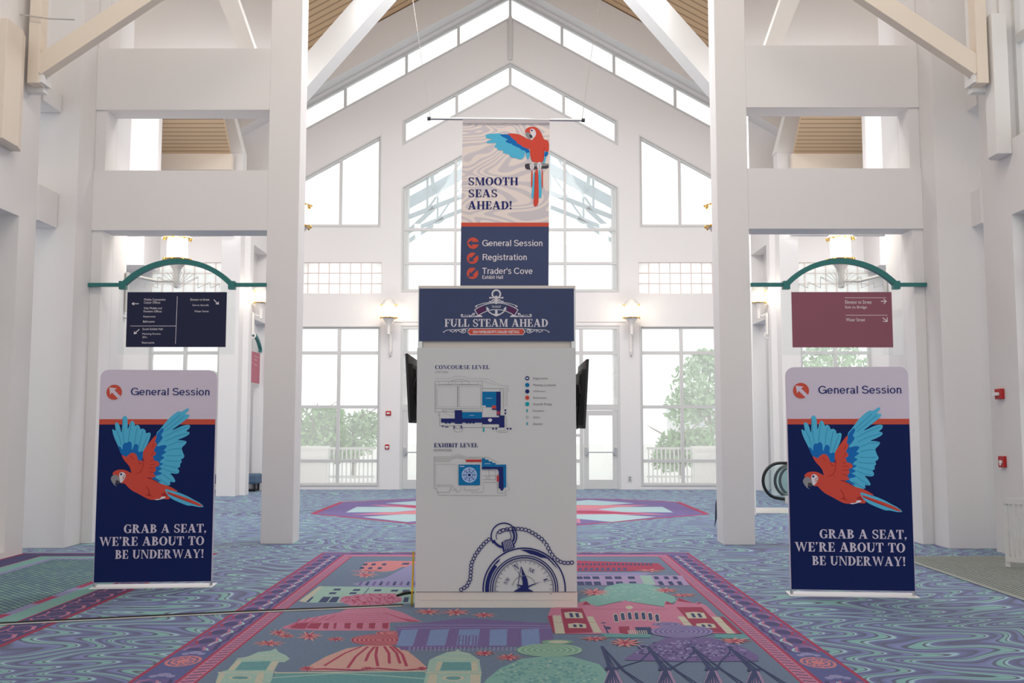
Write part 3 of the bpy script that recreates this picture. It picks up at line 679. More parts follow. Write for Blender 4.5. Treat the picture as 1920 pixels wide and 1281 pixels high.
def bird(pr, shapes, f):
    for k, pts in shapes: pr.poly(tr(round_off(pts) if len(pts) < 80 else pts, f), KEY[k])
def arrow_disc(pr, c, r, ang, disc, ink):
    """a round pictogram with a cut-out arrow that points along ang (degrees, 0 = right, anticlockwise)"""
    pr.poly(ell(c[0], c[1], r, r, 36), disc)
    a = math.radians(ang); ca, sa = math.cos(a), math.sin(a)
    pts = [(-1.02, -.22), (.18, -.22), (.12, -.60), (.92, 0), (.12, .60), (.18, .22), (-1.02, .22)]
    pr.poly([(c[0] + r * (x * ca - y * sa), c[1] + r * (x * sa + y * ca)) for x, y in pts], ink)

# ---------------------------------------------------------------- fabric stand banners
def make_banner(loc, rz, label):
    t = empty('banner_stand', loc, label, 'banner', 'fabric banners with the flying macaw', rz=rz)
    Yb = 10.16; ox = 3.435
    f = lambda px, py: (at(px, py, Yb).x - ox, at(px, py, Yb).z)
    ztop = 2.31; hw = .612; rc = .085; z0 = .055
    def outline(w, z_low, z_hi, r, n=7):
        o = [(-w, z_low), (w, z_low)]
        if r:
            o += [(w - r + r * math.cos(PI / 2 * k / n), z_hi - r + r * math.sin(PI / 2 * k / n)) for k in range(n + 1)]
            o += [(-w + r - r * math.sin(PI / 2 * k / n), z_hi - r + r * math.cos(PI / 2 * k / n)) for k in range(n + 1)]
        else: o += [(w, z_hi), (-w, z_hi)]
        return o
    mb = MB(); mb.prism(outline(hw, z0, ztop, rc), 0.0, .034, LILACC); s = mb.build('fabric_sleeve', t, local=True, bevel=0.006)
    p = Print(0.0035)
    zs0, zs1 = f(1600, 796)[1], f(1600, 785.5)[1]
    p.poly(outline(hw - .006, z0 + .004, zs0, 0), NAVYC); p.poly(outline(hw - .006, zs0, zs1, 0), ORANGE)
    c = f(1504.5, 732.5); arrow_disc(p, c, f(1520, 732)[0] - c[0] - .004, 135, ORANGE, LILACC)
    put_grot(p, 'General Session', f(1536.5, 738.2) + f(1688.6, 723.8), INK)
    g = lambda x, y: f(1490 + x / 5.568, 750 + y / 5.568)
    bird(p, FLY, g)
    FEA = mat('feather_line_ink', (54, 148, 188), .75, spec=.15)
    p.many([q for l in FEATHERS for q in stroke([g(*a) for a in l], .006)], FEA)
    p.many([q for l in REDLINES for q in stroke([g(*a) for a in l], .006)], DCOR)
    put_serif(p, 'GRAB A SEAT,', f(1539, 1010) + f(1697.6, 993), LILACC)
    put_serif(p, "WE'RE ABOUT TO", f(1493.4, 1035) + f(1694.4, 1017.5), LILACC)
    put_serif(p, 'BE UNDERWAY!', f(1525.3, 1060.5) + f(1695, 1043.3), LILACC)
    p.mb.build('printed_graphic', s, local=True)
    b = MB(); b.box(-hw - .02, hw + .02, -.08, .2, 0, .010, PLATEW); b.build('base_plate', t, local=True, bevel=0.004)
    for x in (-hw + .012, hw - .012):
        b = MB(); b.tube([(x, .017, .012), (x, .017, .07)], .016, chrome_m, 10); b.build('upright', t, local=True, smooth=True)
    return t
make_banner((3.43, 10.16, 0), math.radians(-5), 'tall navy General Session banner on the right, in front of the maroon hanging sign')
make_banner((-3.81, 10.70, 0), math.radians(5), 'tall navy General Session banner on the left, in front of the dark blue hanging sign')

# ---------------------------------------------------------------- kiosk
HEADN = mat('slate_navy_panel', (58, 70, 106), 0.6, spec=0.3, var=.08, vscale=5)
KY = 9.53
kx0, kx1 = -.905, .612; kd = 1.45
K = empty('information_kiosk', (-.15, KY, 0), 'tall white information kiosk with floor maps and a navy header', 'kiosk')
kf = lambda px, py: xz(px, py, KY - .03)
zt1 = 3.06
mb = MB(); mb.box(kx0 + .02, kx1 - .02, KY + .03, KY + kd, .02, zt1 - .03, CREAMB); mb.build('cabinet', K)
for xx in (kx0 + .02, kx1 - .02):
    for yy in (KY + .02, KY + kd):
        mb = MB(); mb.box(xx - .022, xx + .022, yy - .022, yy + .022, 0, zt1, alu_m); mb.build('corner_post', K, bevel=0.004)
mb = MB(); mb.box(kx0, kx1, KY - .004, KY + .02, zt1 - .045, zt1, CREAMB); mb.build('top_rail', K, bevel=0.003)
zh0, zh1 = at(930, 640, KY).z, at(930, 541.5, KY).z
mb = MB(); mb.box(kx0 + .008, kx1 - .014, KY - .012, KY + .0, zh0, zh1, HEADN); hd = mb.build('header_panel', K)
zm0, zm1 = at(930, 1109, KY).z, at(930, 653, KY).z
mb = MB(); mb.box(kx0 - .006, kx1 - .002, KY - .03, KY - .005, zm0, zm1, BOARD); bd = mb.build('map_panel', K, bevel=0.002)
mb = MB(); mb.box(kx0 - .012, kx1 + .004, KY - .015, KY + .03, 0.0, zm0 - .006, CREAMB); mb.box(kx0 + .03, kx1 - .04, KY - .021, KY - .014, .070, .088, CREAMB); mb.build('plinth', K, bevel=0.002)
mb = MB(); mb.box(kx0, kx1 - .01, KY - .008, KY + .01, zm0 - .006, zm0 + .001, black_m); mb.build('shade_strip', K)  # solid black strip put in for the shade of the panel joint
# header emblem
p = Print(-KY + .0126); hf = lambda x, y: xz(820 + x / 8.727, 540 + y / 8.727, KY - .012)
def hs(pts, w, closed=False, m_=None): p.many(stroke([hf(x, y) for x, y in pts], w, closed), m_ or PALEI)
cr = [(610,360),(680,315),(770,275),(860,252),(965,244),(1070,252),(1160,275),(1250,315),(1320,360),(1262,452),(1190,410),(1110,375),(1030,358),(965,355),(900,358),(820,375),(740,410),(668,452)]
MAR = mat('aubergine_ink', (92, 52, 92), 0.75, spec=0.15)
p.poly([hf(x, y) for x, y in [(625,365),(690,325),(780,290),(790,385),(735,405),(670,440)]], MAR)
p.poly([hf(x, y) for x, y in [(1305,365),(1240,325),(1150,290),(1140,385),(1195,405),(1260,440)]], MAR)
hs(cr, .007, True)
hs([(620,300),(650,285),(760,250),(860,236),(940,238)], .006); hs([(1310,300),(1280,285),(1170,250),(1070,236),(990,238)], .006)
for sx in (1, -1):
    q = lambda x: 965 + sx * (x - 965)
    hs([(q(622), 300), (q(628), 315), (q(645), 312), (q(650), 298), (q(640), 288)], .006)
    hs([(q(730), 470), (q(400), 472), (q(388), 450), (q(400), 430), (q(418), 440), (q(410), 455)], .007)
    hs([(q(440), 447), (q(505), 447)], .004); hs([(q(520), 440), (q(530), 460), (q(560), 455), (q(580), 420), (q(610), 415), (q(600), 450), (q(580), 440)], .007)
    hs([(q(620), 468), (q(700), 452), (q(730), 470)], .012)
    hs([(q(850), 215), (q(865), 228), (q(890), 215), (q(905), 195), (q(930), 190), (q(940), 210), (q(925), 225), (q(910), 215)], .008)
    hs([(q(95), 715), (q(110), 730), (q(118), 710), (q(160), 690), (q(240), 685), (q(320), 685), (q(440), 672), (q(500), 668)], .006)
    hs([(q(205), 710), (q(225), 705), (q(240), 722), (q(262), 725), (q(280), 705), (q(300), 695), (q(318), 715), (q(300), 725)], .006)
    hs([(q(330), 688), (q(370), 715), (q(420), 738), (q(455), 728), (q(468), 700), (q(445), 680), (q(405), 690), (q(395), 705), (q(420), 712), (q(435), 700)], .007)
    p.poly([hf(q(x), y) for x, y in [(845,160),(858,145),(880,152),(930,158),(930,170),(880,172),(858,178)]], PALEI)
    p.poly([hf(q(x), y) for x, y in [(805,305),(850,345),(835,360),(850,385),(900,420),(965,430),(965,470),(900,440),(845,405),(815,362),(803,362)]], PALEI)
p.poly([hf(x, y) for x, y in [(945,130),(983,130),(985,262),(943,262)]], PALEI)
p.poly(arc(*hf(965, 102), .078 * .6, .078 * .6, .016, .016, 0.3, 359.7, 24), PALEI)
p.poly([hf(x, y) for x, y in [(945,365),(985,365),(985,430),(965,475),(945,430)]], PALEI)
put_serif(p, 'FULL STEAM AHEAD', hf(120, 637) + hf(1810, 509), PALEI)
p.poly([hf(x, y) for x, y in [(520,662),(1410,662),(1420,690),(1440,705),(1440,730),(1420,742),(1405,772),(525,772),(510,742),(490,730),(490,705),(510,690)]], PALEI)
p.poly([hf(x, y) for x, y in [(528,672),(1402,672),(1408,695),(1425,712),(1425,724),(1410,738),(1398,763),(534,763),(520,738),(503,724),(503,712),(520,695)]], ORANGE)
put_sans(p, "2024 NIMBLEBOFF'S DEALER MEETING", hf(580, 745) + hf(1340, 696), PALEI, 0.02)
put_sans(p, 'Nimbleboff', hf(895, 325) + hf(1040, 285), PALEI)
for v in (510, 1420): p.poly([hf(v - 10 + 20 * (x > 0) * 0 + x, 716 + y) for x, y in ell(0, 0, 9, 9, 10)], NAVYC)
p.mb.build('emblem', hd)
# maps
p = Print(-KY + .0306)
def mf(x, y): return kf(800 + x / 7.385, 675 + y / 7.385)
def ms(pts, w=.003, m_=None, closed=False): p.many(stroke([mf(x, y) for x, y in pts], w, closed), m_ or LINEI)
def rect(f, x0, y0, x1, y1, m_): p.poly([f(x0, y1), f(x1, y1), f(x1, y0), f(x0, y0)], m_)
def dash(f, a, b, n, w=.0025):
    qs = []
    for k in range(n):
        u0 = k / n; u1 = (k + .55) / n
        P0 = (a[0] + (b[0] - a[0]) * u0, a[1] + (b[1] - a[1]) * u0); P1 = (a[0] + (b[0] - a[0]) * u1, a[1] + (b[1] - a[1]) * u1)
        qs += stroke([f(*P0), f(*P1)], w)
    p.many(qs, LINEI)
put_serif(p, 'CONCOURSE LEVEL', mf(118, 129) + mf(865, 73), INK, 0.09)
put_sans(p, 'UPSTAIRS', mf(118, 181) + mf(296, 156), LINEI)
ms([(115,295),(772,295),(772,722),(115,722)], closed=True); ms([(115,345),(750,345),(750,675),(115,675)]); ms([(130,345),(130,675)], .002)
dash(mf, (150, 370), (740, 370), 34); dash(mf, (145, 400), (145, 650), 16); dash(mf, (150, 650), (740, 650), 34); dash(mf, (430, 370), (430, 660), 12, .008); dash(mf, (455, 370), (455, 660), 12)
for x0, x1 in ((168, 300), (300, 355), (395, 490), (490, 585), (585, 715)): ms([(x0, 300), (x0, 340), (x1, 340), (x1, 300)], .002)
ms([(330,300)] + [(330 + 250 * k / 10, 300 - 34 * math.sin(PI * k / 10)) for k in range(11)], .0025)
dash(mf, (118, 258), (330, 258), 14); dash(mf, (575, 258), (850, 262), 16); dash(mf, (850, 262), (1010, 345), 10); dash(mf, (1010, 355), (1125, 355), 7); dash(mf, (1125, 355), (1135, 450), 6)
dash(mf, (330, 255), (395, 225), 5); dash(mf, (395, 225), (520, 228), 8); dash(mf, (520, 228), (570, 260), 4); dash(mf, (780, 290), (960, 350), 12)
ms([(775,395),(1060,395),(1060,680)]); ms([(1025,395),(1025,440)]); dash(mf, (1085, 380), (1085, 650), 14); dash(mf, (1110, 380), (1110, 650), 14)
ms([(180,730),(180,910),(370,910)]); ms([(160,730),(160,770),(180,770)], .002); ms([(220,680),(220,725)], .002); ms([(300,690),(380,690),(380,720)], .002); ms([(500,700),(770,700)], .002); ms([(230,690),(275,690),(275,715),(230,715)], .002, closed=True)
ms([(500,935),(770,935),(770,890)]); ms([(775,935),(1000,935)]); ms([(1080,780),(1100,800),(1110,860),(1100,930)], .0025); ms([(960,985),(1000,1000),(1100,1003),(1130,985)], .0025); ms([(1000,960),(1000,980),(1080,980),(1080,960)], .002)
dash(mf, (235, 730), (360, 775), 8); ms([(370,960),(390,990),(440,1003),(490,985),(500,960)], .0025)
rect(mf, 770, 440, 965, 655, MAPB); rect(mf, 770, 632, 818, 660, BOARD); rect(mf, 963, 440, 1025, 690, INK); rect(mf, 905, 632, 958, 678, CORAL); rect(mf, 905, 676, 970, 692, INK)
rect(mf, 480, 725, 768, 815, MAPB); rect(mf, 390, 697, 492, 885, INK); rect(mf, 200, 812, 770, 868, INK); rect(mf, 470, 800, 480, 868, INK); rect(mf, 768, 795, 1078, 890, INK); rect(mf, 1003, 770, 1078, 936, INK); rect(mf, 970, 690, 1022, 770, INK)
for x in (270, 318, 558, 602, 650): p.poly([mf(x + a, 868 + b) for a, b in ell(0, 0, 20, 14, 12)], INK)
p.poly([mf(995 + a, 735 + b) for a, b in arc(0, 0, 24, 24, 7, 7, .5, 359.5, 18)], CORAL); rect(mf, 990, 715, 1000, 755, CORAL)
p.poly([mf(878 + a, 832 + b) for a, b in ell(0, 0, 30, 20, 14)], PALEI); p.poly([mf(878 + a, 850 + b) for a, b in ell(0, 0, 16, 10, 12)], PALEI)
for x0, y0 in ((1078, 685), (1078, 728), (908, 940), (952, 940), (1108, 940), (1150, 940)): rect(mf, x0, y0, x0 + 24, y0 + 24, INK)
rect(mf, 780, 938, 800, 996, TEALI)
p.poly([mf(222 + a, 918 + b) for a, b in ell(0, 0, 16, 9, 10)], INK); ms([(258,928),(300,928)], .008, INK); ms([(380,912),(380,950)], .010, INK); ms([(480,912),(490,950)], .010, INK); ms([(400,915),(470,915),(470,948),(400,948)], .003, closed=True)
rect(mf, 820, 529, 905, 534, PALEI); rect(mf, 595, 767, 660, 771, PALEI)
for k, (yy, txt, m_) in enumerate(((255, 'Registration', INK), (347, 'Meeting Locations', MAPB), (436, 'Walkways', INK), (524, 'Restrooms', CORAL), (612, 'Skywalk Bridge', TEALI), (704, 'Escalator', TEALI), (794, 'Stairs', LINEI), (885, 'Elevator', TEALI))):
    if k < 5: p.poly([mf(1393 + a, yy + b) for a, b in ell(0, 0, 29, 29, 24)], m_)
    if k == 0: p.poly([mf(1393 + a, yy + b) for a, b in ell(0, 0, 18, 11, 14)], PALEI)
    elif k in (5, 7):
        p.poly([mf(1390 + a, yy - 16 + b) for a, b in ell(0, 0, 9, 9, 10)], m_); rect(mf, 1381, yy - 8, 1399, yy + 18, m_)
    elif k == 6: p.poly([mf(1393 + a, yy + b) for a, b in arc(0, 0, 17, 17, 4, 4, .5, 359.5, 18)], m_)
    w = (200, 315, 170, 180, 260, 155, 95, 135)[k]; dn = 10 if txt[0] in 'RMS' and any(c in txt for c in 'gy') else 0
    put_sans(p, txt, mf(1475, yy + 14 + dn) + mf(1475 + w, yy - 15), LINEI)
def ef(x, y): return kf(800 + x / 11.14, 825 + y / 11.14)
put_serif(p, 'EXHIBIT LEVEL', ef(156, 155) + ef(1068, 69), INK, 0.09)
put_sans(p, 'DOWNSTAIRS', ef(150, 238) + ef(526, 190), LINEI)
def es(pts, w=.0025, closed=False): p.many(stroke([ef(x, y) for x, y in pts], w, closed), LINEI)
es([(155,350),(155,1020),(215,1020),(215,1090),(250,1095),(250,1155),(1655,1162),(1655,1050)]); es([(160,380),(490,380)] + [(490 + 330 * k / 10, 380 - 42 * math.sin(PI * k / 10)) for k in range(11)] + [(1140,380)]); es([(160,415),(480,415)] + [(490 + 330 * k / 10, 412 - 42 * math.sin(PI * k / 10)) for k in range(11)]); es([(175,450),(480,450),(490,415)])
dash(ef, (160, 350), (500, 350), 18); dash(ef, (500, 340), (650, 300), 8); dash(ef, (650, 300), (850, 355), 10); es([(870,358),(1290,358),(1480,470)], .002)
dash(ef, (185, 510), (660, 510), 16); dash(ef, (185, 520), (185, 930), 18); es([(180,940),(560,940)], .002); es([(180,970),(570,970)], .002)
es([(215,1090),(480,1090),(500,1040),(520,985)]); es([(530,1045),(580,1050)]); es([(575,975),(575,1030),(620,1030),(620,1085),(690,1085),(715,1040),(715,980)]); es([(785,985),(785,1048),(1050,1048),(1090,1010)]); es([(930,1095),(1170,1095),(1185,1060),(1185,890)]); es([(1165,640),(1440,640),(1440,830),(1165,830)]); es([(1165,745),(1440,745)]); es([(1300,620),(1300,745)]); es([(1200,885),(1450,885),(1475,920),(1475,1105),(1640,1105)]); es([(1240,770),(1320,770),(1320,810),(1240,810)], .002, True); es([(1690,900),(1700,990),(1735,1010),(1730,1050),(1660,1050)], .002)
rect(ef, 820, 410, 1150, 460, mat('brick_ink', (196, 62, 62), .75)); rect(ef, 668, 515, 1115, 945, MAPB)
p.poly([ef(893 + a, 732 + b) for a, b in ell(0, 0, 160, 162, 36)], mat('pale_blue_ink', (168, 192, 226), .75))
for r0, r1 in ((120, 112), (70, 58), (30, 0)): p.poly([ef(893 + a, 732 + b) for a, b in (arc(0, 0, r0, r0, r0 - r1, r0 - r1, .5, 359.5, 30) if r1 else ell(0, 0, r0, r0))], MAPB if r1 else INK)
for k in range(8):
    a = k * PI / 4; p.many(stroke([ef(893 + 60 * math.cos(a), 732 + 60 * math.sin(a)), ef(893 + 140 * math.cos(a), 732 + 140 * math.sin(a))], .008), mat('slate_ink', (86, 104, 160), .75))
p.poly([ef(x, y) for x, y in [(1155,615),(1155,382),(1225,382),(1225,412),(1295,412),(1295,448),(1370,448),(1370,480),(1440,480),(1440,515),(1660,515),(1660,985),(1610,1000),(1600,610)]], MAPB)
p.poly([ef(x, y) for x, y in [(1155,612),(1155,560),(1600,560),(1610,1010),(1590,1055),(1545,1055),(1545,1018),(1505,1010),(1505,660),(1480,612)]], INK)
rect(ef, 1465, 740, 1510, 870, mat('brick_ink', (196, 62, 62), .75)); rect(ef, 1215, 492, 1330, 502, PALEI); rect(ef, 690, 545, 790, 560, PALEI)
# pocket compass drawing
def cf(x, y): return kf(850 + x / 7.115, 970 + y / 7.115)
CX, CYY = 945, 958; sc_ = 1 / 7.115 / F * KY
def ring(r, w, a0=None, a1=None, taper=False, m_=None):
    lim = math.degrees(math.asin(33 / r)); s0 = -lim if a0 is None else a0; s1 = 180 + lim if a1 is None else a1; n = 60
    o = []; i = []
    for k in range(n + 1):
        t = k / n; a = math.radians(s0 + (s1 - s0) * t); ww = w * (min(1, 3.2 * t, 3.2 * (1 - t)) if taper else 1) + .1
        o.append(cf(CX + r * math.cos(a), CYY - r * math.sin(a))); i.append(cf(CX + (r - ww) * math.cos(a), CYY - (r - ww) * math.sin(a)))
    p.poly(o + i[::-1], m_ or INK)
ring(556, 18); ring(455, 14); ring(428, 16); ring(396, 4); ring(388, 3); ring(380, 2)
ring(520, 52, 140, 184); ring(520, 20, 128, 142, True); ring(528, 52, 48, 96, True); ring(522, 14, 30, 60, True)
for k in range(-1, 20):
    a = math.radians(k * 9.7); r1, r0 = 376, (346 if k % 4 else 330)
    p.many(stroke([cf(CX + r1 * math.cos(a), CYY - r1 * math.sin(a)), cf(CX + r0 * math.cos(a), CYY - r0 * math.sin(a))], .0035), INK)
def clipb(pts): return [(x, min(y, 990)) for x, y in pts]
p.many(stroke([cf(*q) for q in [(905,655),(858,925),(905,985)]], .006), INK)
p.poly([cf(*q) for q in [(905,650),(985,820),(1005,930),(1000,990),(905,990),(925,880)]], INK)
p.poly([cf(*q) for q in [(800,990),(900,930),(835,890),(920,905),(960,930),(1060,890),(1175,855),(1060,905),(985,945),(1050,975),(1070,990)]], INK)
p.poly(arc(*cf(945, 935), .020 * 5.6, .020 * 5.6, .005, .005, 10, 170, 24), LINEI)
p.many(stroke([cf(855,715), cf(950,880)], .004), INK)
def rtext(txt, cx, cy, h, w, ang):
    a = math.radians(ang); ca, sa = math.cos(a), math.sin(a); W_ = sum(GL[c][0] for c in txt) + .1 * (len(txt) - 1); x0 = 0; polys = []
    for c in txt:
        for q in GL[c][1]:
            o = []
            for u, v in q:
                x = ((x0 + u) / W_ - .5) * w; y = (v - .5) * h; o.append(cf(cx + x * ca + y * sa, cy + x * sa - y * ca))
            polys.append(o)
        x0 += GL[c][0] + .1
    p.many(polys, INK)
rtext('N', 840, 660, 74, 62, -18); rtext('NE', 1043, 708, 50, 80, 22); rtext('NW', 715, 848, 50, 96, -58); rtext('E', 1232, 838, 54, 46, 72)
# crown, bow and chain
p.poly([cf(*q) for q in [(640,335),(700,300),(770,285),(825,400),(760,425),(665,465)]], INK)
for k in range(6):
    p.many(stroke([cf(668 + k * 19, 325 - k * 6), cf(690 + k * 21, 440 - k * 8)], .0045), BOARD)
p.poly([cf(675 + a, 250 + b) for a, b in arc(0, 0, 178, 182, 17, 17, -214, 42, 40)], INK)
p.poly([cf(672 + a, 252 + b) for a, b in arc(0, 0, 104, 106, 10, 10, -205, 30, 36)], INK)
p.poly([cf(672 + a, 252 + b) for a, b in arc(0, 0, 158, 160, 30, 32, 95, 160, 18)], INK); p.poly([cf(672 + a, 252 + b) for a, b in arc(0, 0, 152, 152, 26, 26, -40, 30, 18)], INK)
def chain(pts, n):
    P2 = [Vector(q) for q in pts]; L = [0]
    for a, b in zip(P2, P2[1:]): L.append(L[-1] + (b - a).length)
    polys = []
    for k in range(n):
        s_ = L[-1] * (k + .5) / n; i = max(j for j in range(len(L) - 1) if L[j] <= s_); u = (s_ - L[i]) / (L[i + 1] - L[i])
        c = P2[i].lerp(P2[i + 1], u); d = (P2[i + 1] - P2[i]).normalized(); h = L[-1] / n / 2 * 1.18
        q = []
        for k2 in range(17):
            a = 2 * PI * k2 / 16 + .01; q.append((a, 1))
        o = [cf(*(c + d * (h * math.cos(a)) + Vector((-d.y, d.x)) * (28 * math.sin(a)))) for a, _ in q]
        i2 = [cf(*(c + d * ((h - 11) * math.cos(a)) + Vector((-d.y, d.x)) * (16 * math.sin(a)))) for a, _ in q]
        polys.append(o + i2[::-1])
    p.many(polys, INK)
chain([(85,975),(180,920),(225,830),(235,720),(240,620),(290,510),(350,420),(420,340),(495,280)], 18)
chain([(600,210),(640,180),(720,158),(820,150),(900,155),(990,170),(1090,225),(1180,290),(1245,370),(1290,460),(1350,540),(1420,590),(1500,610),(1605,600)], 24)
p.mb.build('printed_maps', bd)

# television screens on the kiosk sides
for s, side in ((-1, 'left'), (1, 'right')):
    xk = kx0 if s < 0 else kx1
    zc = 2.075 if s < 0 else 2.02
    T = empty('television', (xk + s * .12, KY + .78, zc), 'black flat television seen edge on at the %s side of the kiosk' % side, 'television')
    tilt = .035 * s; hy = .62; hz = .34
    def Q(x, y, z): return (xk + s * x + tilt * (z / hz) * .55, KY + .80 + y, zc + z)
    mb = MB(); v = []
    for x in (.098, .125):
        for y, z in ((-hy, -hz), (hy, -hz), (hy, hz), (-hy, hz)): v.append(Q(x, y, z))
    mb.raw(v, [(3, 2, 1, 0), (4, 5, 6, 7), (0, 1, 5, 4), (1, 2, 6, 5), (2, 3, 7, 6), (3, 0, 4, 7)], black_m); body = mb.build('screen', T, bevel=0.004)
    mb = MB(); v = []
    for x, q in ((.07, .8), (.098, .94)):
        for y, z in ((-hy * q, -hz * .9), (hy * q, -hz * .9), (hy * q, hz * .72), (-hy * q, hz * .72)): v.append(Q(x, y, z))
    mb.raw(v, [(3, 2, 1, 0), (4, 5, 6, 7), (0, 1, 5, 4), (1, 2, 6, 5), (2, 3, 7, 6), (3, 0, 4, 7)], grey_m); back = mb.build('back_cover', T)
    mb = MB()
    for k in range(14):
        y = -hy * .72 + k * .018
        mb.bar(Q(.0685, y, hz * .25), Q(.0685, y, hz * .6), .006, .004, black_m)
    mb.build('vent_slots', back)
    mb = MB(); mb.bar(Q(.0, 0, 0), Q(.075, 0, 0), .3, .22, grey_m, up=(0, 0, 1)); mb.build('wall_bracket', T)
    mb = MB(); mb.tube([Q(.06, -.5, -.05), Q(.05, -.46, -.2), Q(.055, -.48, -.34), Q(.03, -.35, -.36), Q(.02, -.3, -.05)], .006, black_m, 6); mb.tube([Q(.06, -.56, .0), Q(.055, -.5, .06), Q(.04, -.42, .12)], .006, black_m, 6); mb.build('cable', T)

# ---------------------------------------------------------------- hanging banner behind the kiosk
HY = 12.0
H = empty('hanging_banner', (-.07, HY, 3.30), 'long banner reading Smooth Seas Ahead hung from a metal rod above the kiosk', 'banner')
hf2 = lambda px, py: xz(px, py, HY)
def swirl_fabric():
    m = bpy.data.materials.new('beige_wave_fabric'); m.use_nodes = True; nt = m.node_tree; b = nt.nodes['Principled BSDF']
    tc = nt.nodes.new('ShaderNodeTexCoord'); mp = nt.nodes.new('ShaderNodeMapping'); mp.inputs['Scale'].default_value = (1.0, 1.0, 1.9)
    n = nt.nodes.new('ShaderNodeTexNoise'); n.inputs['Scale'].default_value = 1.15; n.inputs['Detail'].default_value = 0.3; n.inputs['Distortion'].default_value = 0.9
    mu = nt.nodes.new('ShaderNodeMath'); mu.operation = 'MULTIPLY'; mu.inputs[1].default_value = 13
    fr = nt.nodes.new('ShaderNodeMath'); fr.operation = 'FRACT'
    r = nt.nodes.new('ShaderNodeValToRGB'); e = r.color_ramp.elements
    e[0].position = .0; e[0].color = L3(210, 203, 208); e[1].position = .42; e[1].color = L3(210, 203, 208)
    q = e.new(.5); q.color = L3(236, 224, 218); q = e.new(.94); q.color = L3(236, 224, 218)
    L = nt.links.new
    L(tc.outputs['Object'], mp.inputs[0]); L(mp.outputs[0], n.inputs['Vector']); L(n.outputs['Fac'], mu.inputs[0]); L(mu.outputs[0], fr.inputs[0]); L(fr.outputs[0], r.inputs[0]); L(r.outputs[0], b.inputs['Base Color'])
    b.inputs['Roughness'].default_value = .85; b.inputs['Specular IOR Level'].default_value = .15
    return m
wave_m = swirl_fabric()
tl, tr_, br, bl = hf2(867.6, 226), hf2(1030.6, 226), hf2(1028.2, 560), hf2(862.5, 560)
mb = MB(); mb.prism([bl, br, tr_, tl], HY, HY + .008, wave_m); sh = mb.build('fabric_sheet', H)
mb = MB(); mb.prism([hf2(867.6, 232), hf2(1030.6, 232), hf2(1030.6, 222.6), hf2(867.6, 222.6)], HY - .014, HY + .02, mat('grey_lilac_hem', (196, 190, 194), .85)); mb.build('rod_pocket', H)
p = Print(-HY + .002)
zA, zB = hf2(950, 425)[1], hf2(950, 417.5)[1]
ex = lambda z: (bl[0] + (tl[0] - bl[0]) * (z - bl[1]) / (tl[1] - bl[1]), br[0] + (tr_[0] - br[0]) * (z - br[1]) / (tr_[1] - br[1]))
p.poly([(ex(bl[1])[0], bl[1]), (ex(bl[1])[1], bl[1]), (ex(zA)[1], zA), (ex(zA)[0], zA)], HEADN); p.poly([(ex(zA)[0], zA), (ex(zA)[1], zA), (ex(zB)[1], zB), (ex(zB)[0], zB)], ORANGE)
put_serif(p, 'SMOOTH', hf2(878, 347.6) + hf2(971.7, 332.7), INK); put_serif(p, 'SEAS', hf2(878.2, 370) + hf2(932.6, 355.3), INK); put_serif(p, 'AHEAD!', hf2(877.4, 392.7) + hf2(959.7, 377.3), INK)
bird(p, SIT, lambda x, y: hf2(900 + x / 7.536, 225 + y / 7.536))
for (px, py), a in (((887, 456.2), 180), ((886.2, 484.3), 225), ((886, 512.7), 225)): arrow_disc(p, hf2(px, py), hf2(px + 10.8, py)[0] - hf2(px, py)[0], a, ORANGE, HEADN)
put_grot(p, 'General Session', hf2(904.2, 461.6) + hf2(1017.8, 450.2), PALEI); put_grot(p, 'Registration', hf2(904.2, 487.9) + hf2(988.4, 476.6), PALEI)
put_grot(p, "Trader's Cove", hf2(904, 513.8) + hf2(999, 502.4), PALEI); put_grot(p, 'Exhibit Hall', hf2(904, 523.2) + hf2(943.5, 516.6), PALEI)
p.mb.build('printed_graphic', sh)
rl, rr = at(806, 222.5, HY), at(1092, 225.5, HY)
mb = MB(); mb.tube([rl, rr], .017, chrome_m, 12); rod = mb.build('rod', H, smooth=True)
for q, d in ((rl, -1), (rr, 1)):
    b = MB(); b.tube([q + Vector((-d * .01, 0, 0)), q + Vector((d * .03, 0, 0))], .024, grey_m, 10); b.build('end_cap', rod)
for a, b_ in (((807, 222), (770, -25)), ((1091, 225), (1127, -25))):
    mb = MB(); q0 = at(*a, HY); q1 = at(*b_, HY + 1.6); k = (13.2 - q1.z) / (q1.z - q0.z)
    mb.tube([q0, q1, q1 + (q1 - q0) * max(0, k) * .98], .0035, alu_m, 5); mb.build('suspension_wire', H)

